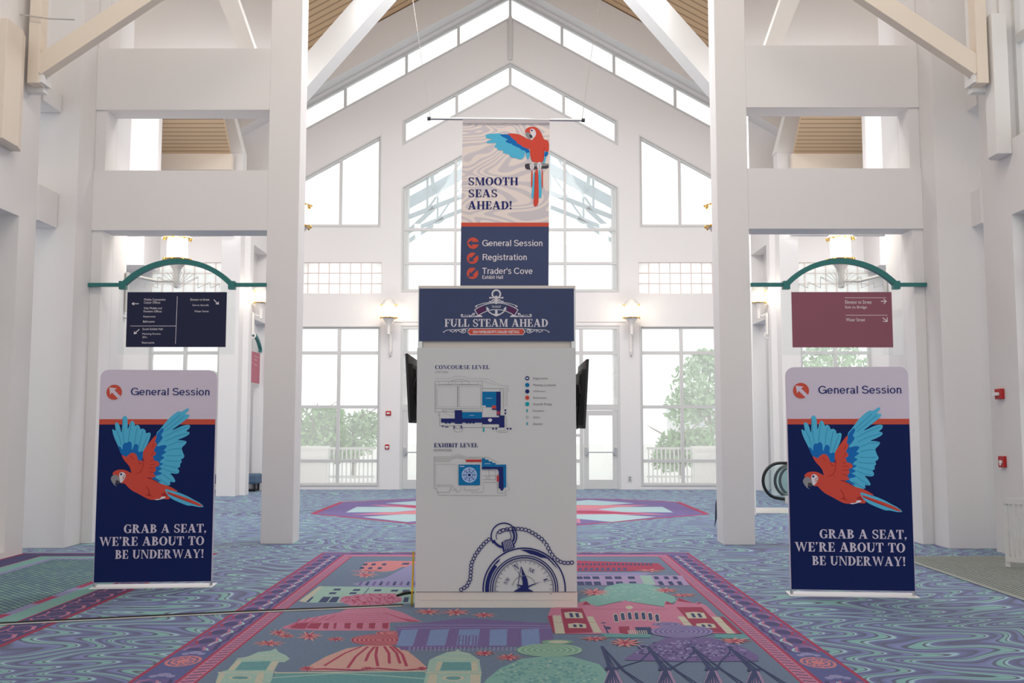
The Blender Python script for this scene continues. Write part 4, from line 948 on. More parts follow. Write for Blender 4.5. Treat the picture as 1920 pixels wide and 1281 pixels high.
# ---------------------------------------------------------------- hanging directory signs on teal arches
def make_sign(loc, rz, label, panel_rgb, texts, lines, arrows, wl, wr, serifish=False, unit=1.0):
    """loc = middle of the panel; local x runs to the reader's right"""
    S = empty('hanging_sign', loc, label, 'sign', rz=rz)
    hw, hh = .735, .408
    ew = .865 if not serifish else .885
    pm = mat('sign_panel_%d_%d_%d' % panel_rgb, panel_rgb, .5, spec=.3)
    mb = MB(); mb.prism([(-ew, -.52), (ew, -.52), (ew, .46), (ew * .75, .62), (ew * .4, .73), (0, .775), (-ew * .4, .73), (-ew * .75, .62), (-ew, .46)], .008, .018, clear_m); ac = mb.build('acrylic_sheet', S, local=True)
    e = MB()
    def etch(pts):
        for a, b in zip(pts, pts[1:]): e.bar((a[0], .006, a[1]), (b[0], .006, b[1]), .006, .004, etch_m, up=(0, 1, 0))
    cx, cz = 0.0, .50
    for k in range(11):
        a = math.radians(25 + 13 * k); r = .20 + .11 * abs(5 - k) / 5 * 1.2
        etch([(cx + .035 * math.cos(a), cz + .035 * math.sin(a)), (cx + r * math.cos(a), cz + r * math.sin(a))])
    for sx in (-1, 1):
        etch([(sx * .03, .48), (sx * .30, .63), (sx * .30, .47), (sx * .48, .56), (sx * .49, .47), (sx * .62, .53), (sx * .62, .47)])
    etch([(cx + .04 * math.cos(2 * PI * k / 12), cz - .01 + .03 * math.sin(2 * PI * k / 12)) for k in range(13)])
    e.build('etched_lines', ac, local=True)
    mb = MB(); mb.box(-hw, hw, -.006, .006, -hh, hh, pm); pn = mb.build('panel', S, local=True)
    for txt, (x0, y0, x1, y1) in texts:
        p = Print(.0065); put_sans(p, txt, (x0 * 2 * hw - hw, hh - y1 * 2 * hh, x1 * 2 * hw - hw, hh - y0 * 2 * hh), PALEI); p.mb.build('lettering', pn, local=True)
    P2 = lambda x, y: (x * 2 * hw - hw, hh - y * 2 * hh)
    for pts in lines: p = Print(.0066); p.many(stroke([P2(*q) for q in pts], .006), PALEI); p.mb.build('rule_line', pn, local=True)
    for j in range(0, len(arrows), 3):
        p = Print(.0067); p.many([q for pts in arrows[j:j + 3] for q in stroke([P2(*q2) for q2 in pts], .011)], PALEI); p.mb.build('arrow_mark', pn, local=True)
    aw = .845; mb = MB(); o = []; i = []
    n = 24; zb = .47; rise = .375
    R = (aw * aw + rise * rise) / (2 * rise); th = math.asin(aw / R)
    for k in range(n + 1):
        a = -th + 2 * th * k / n; o.append((R * math.sin(a), zb + .06 + rise - R + R * math.cos(a))); r2 = R - .075; i.append((r2 * math.sin(a) * 1.0, zb + .06 + rise - R + r2 * math.cos(a)))
    mb.prism(o + i[::-1], -.035, .05, teal_m); ar = mb.build('arch', S, local=True, bevel=0.003)
    for sx in (-1, 1): mb = MB(); mb.box(sx * (aw - .085), sx * (aw + .012), -.04, .055, zb - .02, zb + .10, teal_m); mb.build('arch_foot', ar, local=True)
    mb = MB(); mb.box(-wl, -aw, -.02, .035, zb + .02, zb + .075, teal_m); mb.build('support_bar', S, local=True)
    mb = MB(); mb.box(aw, wr, -.02, .035, zb + .02, zb + .075, teal_m); mb.build('support_bar', S, local=True)
    return S
etch_m = mat('etched_line', (196, 198, 198), .6)
L_TXT = [('Mobile Convention', (.170, .115, .384, .155)), ('Center Offices', (.168, .168, .333, .210)), ('Visit Mobile and', (.168, .273, .350, .312)), ('Partners Offices', (.168, .330, .350, .370)),
         ('Restrooms', (.168, .427, .288, .462)), ('Ballrooms', (.166, .518, .281, .556)), ('South Exhibit Hall', (.163, .655, .365, .692)), ('Meeting Rooms', (.163, .745, .345, .785)), ('201s', (.163, .803, .210, .838)), ('Restrooms', (.162, .900, .285, .938)),
         ('Elevator to Street', (.636, .115, .827, .155)), ('Exit to Skywalk', (.660, .222, .823, .262)), ('Water Street', (.679, .332, .823, .366))]
L_LIN = [[(.503, .08), (.498, .94)], [(.04, .617), (.495, .617)]]
L_ARR = [[(.055, .212), (.115, .212)], [(.05, .212), (.068, .19)], [(.05, .212), (.068, .234)], [(.13, .68), (.085, .755)], [(.080, .76), (.083, .72)], [(.080, .76), (.105, .752)], [(.873, .14), (.915, .215)], [(.92, .22), (.893, .212)], [(.92, .22), (.917, .18)]]
make_sign((-4.962, 14.59, 3.277), 0, 'dark blue directory sign under a teal arch in the left portal', (24, 30, 62), L_TXT, L_LIN, L_ARR, 1.322, 1.318)
R_TXT = [('Elevator to Street', (.534, .150, .798, .212)), ('Exit to Bridge', (.534, .250, .748, .312)), ('Water Street', (.537, .472, .727, .530))]
R_LIN = [[(.532, .103), (.945, .103)], [(.537, .420), (.952, .420)]]
R_ARR = [[(.893, .168), (.945, .168)], [(.945, .168), (.92, .128)], [(.945, .168), (.92, .212)], [(.905, .468), (.948, .53)], [(.948, .535), (.908, .53)], [(.948, .535), (.948, .46)]]
make_sign((4.842, 14.47, 3.262), 0, 'maroon directory sign under a teal arch in the right portal', (138, 82, 98), R_TXT, R_LIN, R_ARR, 1.326, 1.252, True)
S_TXT = [('Registration', (.06, .12, .30, .17)), ('Meeting', (.62, .12, .82, .17)), ('Rooms', (.62, .22, .78, .27)), ('Offices', (.62, .38, .80, .43)), ('Stairs', (.06, .45, .2, .5)), ('Elevators', (.06, .6, .28, .65)), ('Escalator', (.06, .75, .28, .8))]
make_sign((-6.80, 25.95, 3.255), math.radians(90), 'faded rose directory sign hung sideways beyond the far left column', (180, 100, 118), S_TXT, [[(.05, .38), (.5, .38)]], [[(.90, .14), (.94, .14)]], .80 + .31, .80 + .05)

# ---------------------------------------------------------------- lanterns and sconces
def make_lantern(c, arm_to, label, sc=1.0, group='white and brass wall lanterns', light=14):
    """c = underside of the lower brass ring"""
    T = empty('wall_lantern', c, label, 'lamp', group)
    cx, cy, cz = c; s = sc
    mb = MB(); mb.lathe(c, [(.135 * s, .02 * s), (.145 * s, .06 * s), (.145 * s, .30 * s), (.13 * s, .335 * s)], globe_m); mb.build('glass_globe', T, smooth=True)
    mb = MB(); mb.lathe(c, [(.12 * s, .335 * s), (.225 * s, .325 * s), (.205 * s, .345 * s), (.16 * s, .38 * s), (.13 * s, .43 * s), (.09 * s, .465 * s), (.02 * s, .485 * s)], fixture_m); mb.build('dome_cap', T, smooth=True)
    for z in (.0, .315):
        mb = MB(); mb.lathe(c, [(.15 * s, z * s), (.2 * s, (z + .006) * s), (.205 * s, (z + .02) * s), (.15 * s, (z + .026) * s)], gold_m)
        for k in range(8):
            a = 2 * PI * k / 8; mb.lathe((cx + .2 * s * math.cos(a), cy + .2 * s * math.sin(a), cz + z * s - .012 * s), [(.004, 0), (.016 * s, .012 * s), (.016 * s, .03 * s), (.004, .044 * s)], gold_m, 8)
        mb.build('brass_ring', T, smooth=True)
    mb = MB(); mb.lathe(c, [(.015 * s, -.40 * s), (.04 * s, -.39 * s), (.045 * s, -.2 * s), (.065 * s, -.12 * s), (.15 * s, -.002 * s)], fixture_m); mb.build('stem', T, smooth=True)
    d = Vector(arm_to) - Vector((cx, cy, 0)); d.z = 0; L = d.length; d.normalize()
    z1 = cz - .30 * s
    mb = MB(); b0 = Vector((cx, cy, z1))
    pts = [b0, b0 + d * L * .4 + Vector((0, 0, -.03 * s)), b0 + d * (L - .1) + Vector((0, 0, .02)), b0 + d * (L - .03) + Vector((0, 0, -.06)), b0 + d * (L - .03) + Vector((0, 0, -.45 * s))]
    mb.tube(pts, .022 * s, fixture_m, 10)
    q = b0 + d * (L - .03) + Vector((0, 0, -.45 * s))
    mb.tube([q + d * (-.07 * s * math.sin(t)) + Vector((0, 0, -.07 * s + .07 * s * math.cos(t))) for t in [k * .45 for k in range(11)]], .018 * s, fixture_m, 8)
    mb.bar(b0 + d * (L - .035) + Vector((0, 0, .06)), b0 + d * (L - .035) + Vector((0, 0, -.5 * s)), .07, .05, fixture_m, up=tuple(d))
    mb.build('bracket_arm', T, smooth=True)
    return T
LG = None
def lamp(c, power, name):
    l = bpy.data.lights.new(name, 'POINT'); l.energy = power; l.color = (1, .92, .80); l.shadow_soft_size = .15
    o = bpy.data.objects.new(name, l); C.objects.link(o); o.location = c
for px, xw, lab in ((729, None, 'white wall lantern on the back wall left of the doors'), (1184, None, 'white wall lantern on the back wall right of the doors')):
    c = at(px, 597, YB - .38); make_lantern(tuple(c), (c.x + .02, YB, 0), lab, 1.12); lamp((c.x, c.y - .32, c.z + .25), 14, 'lantern_light')
for px, xw, lab, arm in ((332, 0, 'large lit lantern above the teal arch of the left portal', (-6.12, 15.55, 0)), (1576.5, 0, 'large lit lantern above the teal arch of the right portal', (5.95, 15.55, 0))):
    c = at(px, 489, 16.1); make_lantern(tuple(c), arm, lab, 1.12); lamp((c.x, c.y - .35, c.z + .2), 10, 'lantern_light')
for px, lab, xw in ((557, 'lantern mostly hidden behind the left front column, brass rings showing', -3.42), (1348, 'lantern mostly hidden behind the right front column, brass rings showing', 3.28)):
    c = at(px, 427, 16.0); make_lantern(tuple(c), (xw, 15.0, 0), lab, 1.12)
for px, lab, xw in ((490, 'small lit lantern on the vestibule wall beyond the far left column', -6.62), (1422, 'small lit lantern on the vestibule wall beyond the far right column', 6.52)):
    Y = 25.1; c = at(px, 569, Y)
    make_lantern(tuple(c), (xw, Y, 0), lab, 1.0); lamp((c.x, c.y - .32, c.z + .2), 8, 'lantern_light')
    r = MB(); s = -1 if xw < 0 else 1

# ---------------------------------------------------------------- small fixtures
def alarm(name, x0, x1, y0, y1, z0, z1, label, strobe, face):
    mb = MB(); mb.box(x0, x1, y0, y1, z0, z1, red_m); T = mb.build(name, bevel=0.006); tag(T, label, 'fire alarm', 'red fire alarm devices')
    m = MB(); zc = (z0 + z1) / 2
    if face == 'y': xc = (x0 + x1) / 2; m.box(xc - .04, xc + .04, y0 - (.03 if strobe else .008), y0 + .002, zc - .02, zc + .02, PLATEW)
    else: yc = (y0 + y1) / 2; m.box(x0 - (.06 if strobe else .008), x0 + .002, yc - .04, yc + .04, zc - .02, zc + .02, PLATEW)
    if not strobe:
        if face == 'y': m.box(xc - .012, xc + .012, y0 - .014, y0 + .002, zc - .05, zc + .02, PLATEW)
        else: m.box(x0 - .014, x0 + .002, yc - .012, yc + .012, zc - .05, zc + .02, PLATEW)
    m.build('strobe' if strobe else 'pull_handle', T)
c = at(728.5, 775, YB); alarm('fire_alarm_strobe', c.x - .07, c.x + .07, YB - .045, YB - .001, c.z - .06, c.z + .06, 'red alarm strobe on the back wall left of the doors', True, 'y')
c = at(726, 838, YB); alarm('fire_alarm_pull', c.x - .055, c.x + .055, YB - .04, YB - .001, c.z - .065, c.z + .065, 'red alarm pull box on the back wall, below its strobe', False, 'y')
xw = 6.62; ya = 13.45
za = at(1872, 739, ya).z; alarm('fire_alarm_strobe', xw - .05, xw - .001, ya - .11, ya + .07, za - .07, za + .07, 'red alarm strobe on the right wall above the pull box', True, 'x')
za = at(1875, 866, ya).z; alarm('fire_alarm_pull', xw - .045, xw - .001, ya - .09, ya + .06, za - .075, za + .075, 'red alarm pull box on the right wall near the slatted guard', False, 'x')
c = at(1181, 898, YB); mb = MB(); mb.box(c.x - .06, c.x + .06, YB - .012, YB - .001, c.z - .085, c.z + .085, frame_m); o = mb.build('wall_outlet', bevel=.003); tag(o, 'pale outlet plate low on the back wall right of the doors', 'outlet')
m = MB(); m.box(c.x - .025, c.x + .025, YB - .016, YB - .011, c.z - .05, c.z - .012, LINEI); m.box(c.x - .025, c.x + .025, YB - .016, YB - .011, c.z + .012, c.z + .05, LINEI); m.build('socket', o)
for x0, x1, lab in ((738, 785, 'thin cable run above the doors left of the kiosk'), (1082, 1174, 'thin cable run above the doors right of the kiosk')):
    a, b = at(x0, 603.5, YB - .012), at(x1, 603.5, YB - .012)
    mb = MB(); mb.tube([a, b], .009, mortar_m, 6); tag(mb.build('wall_cable'), lab, 'cable')

# conduit and camera in the left recess
xr = -6.58 - .43
yq = 12.75
cz = at(10, 592, yq).z
T = empty('security_camera', (xr, yq, cz), 'white camera with a black lens on the left wall recess', 'camera')
mb = MB(); mb.tube([(xr + .001, yq, cz), (xr + .10, yq - .02, cz)], .10, frame_m, 20); mb.build('base', T, smooth=True)
mb = MB(); mb.tube([(xr + .10, yq - .02, cz + .01), (xr + .2, yq - .08, cz)], [.075, .07], black_m, 20); mb.build('lens', T, smooth=True)
mb = MB(); mb.tube([(xr + .03, yq, cz + .1), (xr + .03, yq + .03, cz + .5), (xr + .03, yq + .06, cz + .9), (xr + .03, yq + .02, cz + 1.15), (xr + .03, yq - .16, cz + 1.38), (xr + .03, yq - .5, cz + 1.55)], .022, fixture_m, 8)
tag(mb.build('conduit_pipe', smooth=True), 'bent white conduit rising from the camera in the left wall recess', 'pipe')
# wire strung behind the left strut
mb = MB(); mb.tube([at(-60, 26, 12.8), at(45, 28, 12.85), at(90, 35, 12.85), at(140, 37, 12.9)], .010, alu_m, 6)
tag(mb.build('cable_wire', smooth=True), 'thin wire strung across the top left corner behind the strut', 'wire')

# slatted guard by the right wall
G = empty('slatted_guard', (6.3, 12.05, .014), 'low white slatted guard standing by the right wall', 'railing')
ga, gb = Vector((5.965, 12.14, 0)), Vector((6.56, 11.55, 0)); gd = gb - ga; hgt = .84
mb = MB(); mb.bar(ga + Vector((0, 0, hgt - .035)), gb + Vector((0, 0, hgt - .035)), .06, .07, frame_m); mb.build('top_rail', G)
mb = MB(); mb.bar(ga + Vector((0, 0, .11)), gb + Vector((0, 0, .11)), .05, .06, frame_m); mb.build('bottom_rail', G)
for k in range(15):
    q = ga + gd * (k / 14 * .97 + .015)
    w = .05 if k in (0, 14) else .030
    mb = MB(); mb.bar(q + Vector((0, 0, .0145 if k in (0, 14) else .08)), q + Vector((0, 0, hgt - .02)), .03, w, frame_m, up=tuple(gd)); mb.build('leg' if k in (0, 14) else 'slat', G)

# entrance grille in the floor on the right
T = empty('entrance_grille', (5.8, 9.7, 0), 'ribbed metal entrance grille set in the carpet along the right wall', 'floor mat')
mb = MB(); mb.box(5.0, 6.6, 6.0, 13.2, .0005, .004, mat('grille_dark', (58, 68, 70), .7)); mb.build('pan', T)
gm_ = mat('grille_bar', (176, 182, 176), .4, .5); mb = MB()
for k in range(28): x = 5.0 + .057 * k; mb.box(x, x + (.026 if k else .045), 6.0, 13.2, .004, .012, gm_)
mb.build('bars', T)

# upholstered bench behind the far left column
T = empty('bench', (-7.2, 26.5, 0), 'slate blue upholstered bench behind the far left column', 'bench')
bm_ = mat('slate_blue_upholstery', (88, 110, 134), .8)
x0, x1 = at(397, 900, 26.0).x, -6.66
mb = MB(); mb.box(x0, x1, 26.15, 26.7, .20, .46, bm_); mb.build('seat', T, bevel=.05)
for xx in (x0 + .08, x1 - .1):
    for yy in (26.27, 26.68): mb = MB(); mb.tube([(xx, yy, 0), (xx, yy, .21)], .025, black_m, 8); mb.build('leg', T)
mb = MB(); mb.box(x0 + .1, x1 - .1, 26.3, 26.65, .005, .05, black_m); mb.box(x0 + .5, x0 + .56, 26.45, 26.5, .05, .2, black_m); mb.build('stretcher', T)

# escalator landing on the right
E_ = empty('escalator', (6.4, 22.5, 0), 'escalator landing with black looped handrails and glass sides on the right', 'escalator')
for k, (px, half, Y) in enumerate(((1430, 33, 22.3), (1452.5, 30, 23.0), (1461.5, 28.5, 23.2))):
    c0 = at(px, 902, Y); r = half / F * Y; zc = c0.z; xc = c0.x + r
    loop = [(xc + 1.9, Y, zc + r)] + [(xc - r * math.sin(a) * .98, Y, zc + r * math.cos(a)) for a in [PI * j / 16 for j in range(0, 15)]]
    q = loop[-1]; loop += [(xc + .34, Y, zc - r * 1.12), (xc + .52, Y, zc - r * 1.3)]
    mb = MB(); mb.tube(loop, .034, black_m, 10); hr = mb.build('handrail', E_, smooth=True)
    gl = [(a[0] + .02, a[2]) for a in loop[:-1]] + [(xc + 1.9, zc - r * 1.12)]
    mb = MB(); mb.prism(gl, Y - .006, Y + .006, balu_m); mb.build('glass_side', E_)
for Y in (22.3, 23.1):
    mb = MB(); mb.box(at(1470, 900, Y).x, 8.6, Y - .06, Y + .12, 0, .16, alu_m); mb.build('skirt', E_)
mb = MB(); mb.box(4.7, 7.4, 19.7, 21.0, .0005, .008, mat('pale_landing_plate', (214, 214, 212), .4, .3)); mb.build('landing_plate', E_)

# folded umbrella leaning behind the right column
c = [at(1336.5, 922, 17.0), at(1341, 890, 17.0), at(1343.5, 868, 17.0)]
T = empty('umbrella', tuple(Vector((c[0].x, 17.0, 0))), 'dark closed umbrella leaning behind the right front column', 'umbrella')
zlow = .01; base = Vector((c[0].x + .02, 17.0, zlow)); top = Vector((c[0].x + .2, 17.05, .95)); d = top - base
mb = MB(); mb.tube([base, base + d * .12, base + d * .4, base + d * .75], [.004, .012, .05, .02], mat('navy_umbrella', (44, 52, 72), .7), 10); mb.build('canopy', T, smooth=True)
mb = MB(); mb.tube([base + d * .75, top, top + Vector((.03, 0, .04)), top + Vector((.07, 0, .02))], .008, black_m, 8); mb.build('handle', T, smooth=True)

# cable cover across the carpet to the kiosk
q = [(-9.0, 7.55, 0)] + [(*fl(px, py), 0) for px, py in ((0, 1172), (240, 1160), (480, 1148.5), (640, 1142), (755, 1137))]
mb = MB(); mb.tube([Vector(a) + Vector((0, 0, .011)) for a in q], .012, black_m, 8); mb.tube([Vector(a) + Vector((0, -.03, .007)) for a in q], .007, alu_m, 6); tag(mb.build('floor_cable', smooth=True), 'black power cable taped across the carpet to the kiosk', 'cable')
a = [Vector((*fl(772, 1136), .006)), Vector((-.94, 9.50, .15)), Vector((-.945, 9.62, .3)), Vector((-.95, 9.7, .5))]
mb = MB(); mb.tube(a, .009, mat('yellow_cable', (214, 178, 40), .5), 8); tag(mb.build('yellow_cord', smooth=True), 'yellow cord at the lower left corner of the kiosk', 'cord')
b = [Vector((*fl(775, 1113), .012)), Vector((*fl(758, 1115), .012)), Vector((*fl(745, 1119), .012))]
mb = MB(); mb.tube(b, [.012, .02, .012], black_m, 8); tag(mb.build('plug', smooth=True), 'small black plug lying on the carpet left of the kiosk', 'plug')
# ---------------------------------------------------------------- patterns woven into the carpet
def fm(name, rgb, var=.22):
    q = (112, 126, 166); return mat(name, tuple(int(a * .74 + b * .26) for a, b in zip(rgb, q)), .85, spec=.1, var=var, vscale=45)  # every woven colour is mixed toward slate blue to paint in haze
RUGBG = fm('woven_slate', (104, 122, 142)); RED = fm('woven_crimson', (178, 52, 74)); PINK = fm('woven_pink', (206, 120, 142)); PUR = fm('woven_purple', (112, 92, 142)); DPUR = fm('woven_dark_purple', (74, 66, 106))
LAV = fm('woven_lavender', (150, 144, 186)); CORL = fm('woven_coral', (222, 128, 122)); PEACH = fm('woven_peach', (218, 164, 144)); MNT = fm('woven_mint', (128, 182, 164)); PMNT = fm('woven_pale_mint', (162, 200, 176)); CRM = fm('woven_cream', (206, 200, 166)); TEL = fm('woven_teal', (96, 156, 150))
SKY2 = fm('woven_sky', (120, 144, 190)); NVY = fm('woven_navy', (50, 58, 94)); DRED = fm('woven_dark_red', (160, 48, 66)); ICE = fm('woven_ice', (178, 208, 204)); GRN = fm('woven_green', (122, 172, 132)); OLV = fm('woven_deep_teal', (74, 108, 116))
p = Print(.0008, .000006); p.floor = True; p.fine = .0000016; p.cyc = 4
def fr_(x0, y0, x1, y1, m_): p.poly([(x0, y0), (x1, y0), (x1, y1), (x0, y1)], m_)
# central panel: frame of bands round the picture
rx0, rx1, ry0, ry1 = -2.56, 2.38, 1.2, 13.62
fr_(rx0, ry0, rx1, ry1, RED); fr_(rx0 + .03, ry0 + .03, rx1 - .03, ry1 - .03, PUR)
bw = .46
fr_(rx0 + .31, ry0 + .31, rx1 - .31, ry1 - .22, RED); fr_(rx0 + .335, ry0 + .335, rx1 - .335, ry1 - .24, PINK)
fr_(rx0 + bw - .02, ry0 + bw, rx1 - bw + .02, ry1 - .40, RED); fr_(rx0 + bw, ry0 + bw + .02, rx1 - bw, ry1 - .42, RUGBG)
qd, qr, qi, qw, qm = [], [], [], [], []
k = 0; y = ry0 + .4
while y < ry1 - .35:
    for sx, xb in ((1, rx0), (-1, rx1)):
        cx = xb + sx * .13
        qd.append(ell(cx, y, .062, .10, 12)); qr += stroke([(xb + sx * .045, y - .16), (xb + sx * .09, y - .09), (xb + sx * .05, y)], .022)
        qi += stroke([(xb + sx * .20, y - .17), (xb + sx * .21, y - .08), (xb + sx * .245, y), (xb + sx * .21, y + .08)], .02)
        qm += stroke([(cx + sx * .06, y - .12), (cx + sx * .085, y), (cx + sx * .05, y + .13)], .018) + stroke([(cx - sx * .075, y + .02), (cx - sx * .06, y + .12), (cx, y + .17)], .016)
        for j in range(4): qw += stroke([(xb + sx * .355, y - .16 + j * .085), (xb + sx * .425, y - .13 + j * .085)], .022)
        qw += stroke([(xb + sx * .275, y - .17), (xb + sx * .255, y - .06), (xb + sx * .285, y + .05), (xb + sx * .265, y + .16)], .03)
    y += .34
p.many(qd, DPUR); p.many(qr, RED); p.many(qm, PINK); p.many(qi, ICE); p.many(qw, DPUR)
qq = []
x = rx0 + .5
while x < rx1 - .5: qq.append(ell(x, ry1 - .12, .12, .05, 10)); x += .34
p.many(qq, DPUR)
for px, py in ((345, 1240), (1535, 1243)):
    c = fl(px, py); sgn = 1 if c[0] > 0 else -1; cx = (rx1 - .17) if sgn > 0 else (rx0 + .17)
    fr_(cx - .14, c[1] - .52, cx + .14, c[1] + .34, fm('woven_indigo', (88, 92, 142)))
    p.poly([(cx + a, c[1] + b) for a, b in arc(0, 0, .125, .17, .02, .03, .5, 359.5, 26)], CORL); p.poly([(cx + a, c[1] + b) for a, b in arc(0, 0, .085, .115, .018, .026, .5, 359.5, 22)], CORL); p.poly([(cx + a, c[1] + b) for a, b in ell(0, 0, .045, .06, 16)], CORL)
    p.many([s for j in range(10) for s in stroke([(cx + .045 * math.cos(j * .628), c[1] + .06 * math.sin(j * .628)), (cx + .11 * math.cos(j * .628 + .3), c[1] + .15 * math.sin(j * .628 + .3))], .014)], CORL)
    for dy in (-.40, .27): p.many([ell(cx, c[1] + dy, .05, .05, 10), ell(cx - .06, c[1] + dy - .04, .03, .04, 8), ell(cx + .06, c[1] + dy - .04, .03, .04, 8)], LAV)
# picture
def Rg(ox, oy, sc): return lambda x, y: fl(ox + x / sc, oy + y / sc)
r1, r2, r3 = Rg(400, 1030, 4.8), Rg(780, 1130, 4.8), Rg(1020, 1030, 4.8)
def sh(f, pts, m_): p.poly([f(x, y) for x, y in pts], m_)
def el(f, x0, x1, y0, y1, m_, n=30): p.poly([f((x0 + x1) / 2 + (x1 - x0) / 2 * math.cos(2 * PI * k / n), (y0 + y1) / 2 + (y1 - y0) / 2 * math.sin(2 * PI * k / n)) for k in range(n)], m_)
def rings(f, x0, x1, y0, y1, m_, n=4, w=.016):
    cx, cy = (x0 + x1) / 2, (y0 + y1) / 2; qs = []
    for j in range(1, n + 1):
        s_ = j / (n + .4); qs += stroke([f(cx + (x1 - x0) / 2 * s_ * math.cos(2 * PI * k / 26), cy + (y1 - y0) / 2 * s_ * math.sin(2 * PI * k / 26)) for k in range(27)], w)
    p.many(qs, m_)
def ln(f, pts, w, m_): p.many(stroke([f(x, y) for x, y in pts], w), m_)
rng = random.Random(3)
def flower(f, x0, x1, y0, y1, light=PEACH):
    cx, cy = (x0 + x1) / 2, (y0 + y1) / 2; a, b = (x1 - x0) / 2, (y1 - y0) / 2; o = []; o2 = []
    for k in range(9):
        t = 2 * PI * k / 9 + rng.uniform(-.15, .15); rr = rng.uniform(.85, 1.1)
        o += [(cx + a * .38 * math.cos(t - .35), cy + b * .38 * math.sin(t - .35)), (cx + a * rr * math.cos(t), cy + b * rr * math.sin(t))]
    p.poly([f(*q) for q in o], light); p.poly([f(cx + (x - cx) * .78, cy + (y - cy) * .78) for x, y in o], CORL)
    p.many([s for k in range(9) for s in stroke([f(cx, cy), f(cx + a * .7 * math.cos(2 * PI * k / 9 + .2), cy + b * .7 * math.sin(2 * PI * k / 9 + .2))], .012)], DRED)
def speck(f, x0, x1, y0, y1, m_, n, sx=14, sy=8, w=.018):
    qs = []
    cx, cy, a, b = (x0 + x1) / 2, (y0 + y1) / 2, (x1 - x0) / 2, (y1 - y0) / 2
    for _ in range(n):
        t = rng.uniform(0, 2 * PI); r = math.sqrt(rng.random()); x = cx + a * r * math.cos(t); y = cy + b * r * math.sin(t)
        qs += stroke([f(x, y), f(x + rng.uniform(-sx, sx), y + rng.uniform(-sy, sy))], w)
    p.many(qs, m_, 200)
# upper left of the picture
sh(r1, [(1325,182),(1360,120),(1560,105),(1800,108),(2300,108),(2300,190),(1700,160),(1620,195),(1500,205)], CORL)
for x, y in ((1365,138),(1440,138),(1535,138),(1335,170),(1410,172),(1495,172)): sh(r1, [(x-22,y+9),(x-10,y-9),(x+26,y-9),(x+16,y+9)], NVY)
sh(r1, [(1690,140),(1710,124),(1770,124),(1755,140)], NVY)
flower(r1, 1180, 1640, 180, 212); flower(r1, 1235, 1500, 205, 262)
sh(r1, [(1250,312),(1400,285),(1550,258),(1660,200),(1720,170),(1800,130),(2200,120),(2200,352),(1350,345)], LAV)
for k in range(9): sh(r1, [(1300+k*62,322),(1330+k*60,292),(1350+k*60,292),(1325+k*62,330)], NVY if k % 2 else PUR)
sh(r1, [(770,470),(950,335),(1800,345),(2300,345),(2300,490),(1790,490),(850,482)], PMNT); sh(r1, [(770,470),(950,335),(985,335),(830,478)], CRM)
ln(r1, [(1350,412),(1400,352)], .014, OLV)
for x, y in ((1115,365),(1075,398),(1290,369),(1258,398),(1480,372),(1632,375),(1735,376)): sh(r1, [(x-40,y+8),(x-24,y-9),(x+36,y-9),(x+24,y+8)], NVY)
for q in ([(942,480),(988,430),(1060,430),(1020,480)], [(1032,480),(1074,430),(1138,430),(1108,480)], [(832,477),(888,430),(906,431),(858,479)], [(1705,478),(1720,434),(1762,434),(1750,478)]): sh(r1, q, NVY)
sh(r1, [(1130,470),(1160,430),(1260,415),(1400,400),(1640,398),(1650,425),(1700,440),(1690,475),(1560,500),(1250,512)], PINK); speck(r1, 1150, 1680, 405, 505, RED, 150)
sh(r1, [(620,702),(820,630),(1130,570),(1250,520),(1540,525),(1700,570),(1880,655),(1590,660),(1585,735),(950,735),(640,720)], PINK)
for k in range(5): ln(r1, [(1060 - k*12, 590 + k*14), (1200, 585 + k*17), (1400, 583 + k*18), (1560 + k*5, 575 + k*18)], .012, RED)
for k in range(5): ln(r1, [(1100 - k*80, 600 + k*6), (1000 - k*60, 640 + k*4), (760 - k*20, 690 + k*3)], .012, RED); ln(r1, [(1540 + k*30, 575 + k*10), (1700 + k*20, 625 + k*8), (1850, 652)], .012, RED)
for x0, x1, lean in ((690, 830, 60), (830, 950, 50), (985, 1040, 8), (1080, 1110, 5), (1180, 1240, 0), (1290, 1350, 0), (1400, 1460, 0), (1520, 1580, 0)): sh(r1, [(x0,712),(x0+lean,668),(x1+lean*.6,664),(x1-10,720)], DRED)
for b in ((480,700,715,790),(735,1000,735,832),(320,680,815,882),(1000,1200,785,838),(560,760,760,805)): flower(r1, *b)
sh(r1, [(780,1097),(870,1050),(1010,970),(1200,895),(1400,868),(1600,870),(1750,920),(1850,1000),(1915,1060),(1925,1108),(1500,1095),(1000,1100)], PEACH)
for pts in ([(1330,880),(1180,940),(1000,1050)],[(1390,880),(1280,970),(1210,1070)],[(1450,880),(1400,940),(1370,1010)],[(1475,880),(1462,960),(1480,1055)],[(1540,878),(1580,940),(1585,1030)],[(1590,876),(1650,940),(1680,1030)],[(1620,876),(1700,950),(1740,1055)]): ln(r1, pts, .022, RED)
ln(r1, [(800,1085),(1000,1080),(1300,1092),(1480,1075),(1700,1095),(1915,1075)], .04, DRED)
for b in ((760,930,1050,1105),(1310,1470,1055,1095),(1820,1930,1055,1100)): flower(r1, *b, light=CORL)
el(r1, 1460, 1722, 738, 778, CORL); rings(r1, 1460, 1722, 738, 778, DRED, 2); el(r1, 1235, 1752, 768, 872, CORL); rings(r1, 1235, 1752, 768, 872, DRED, 6, .018)
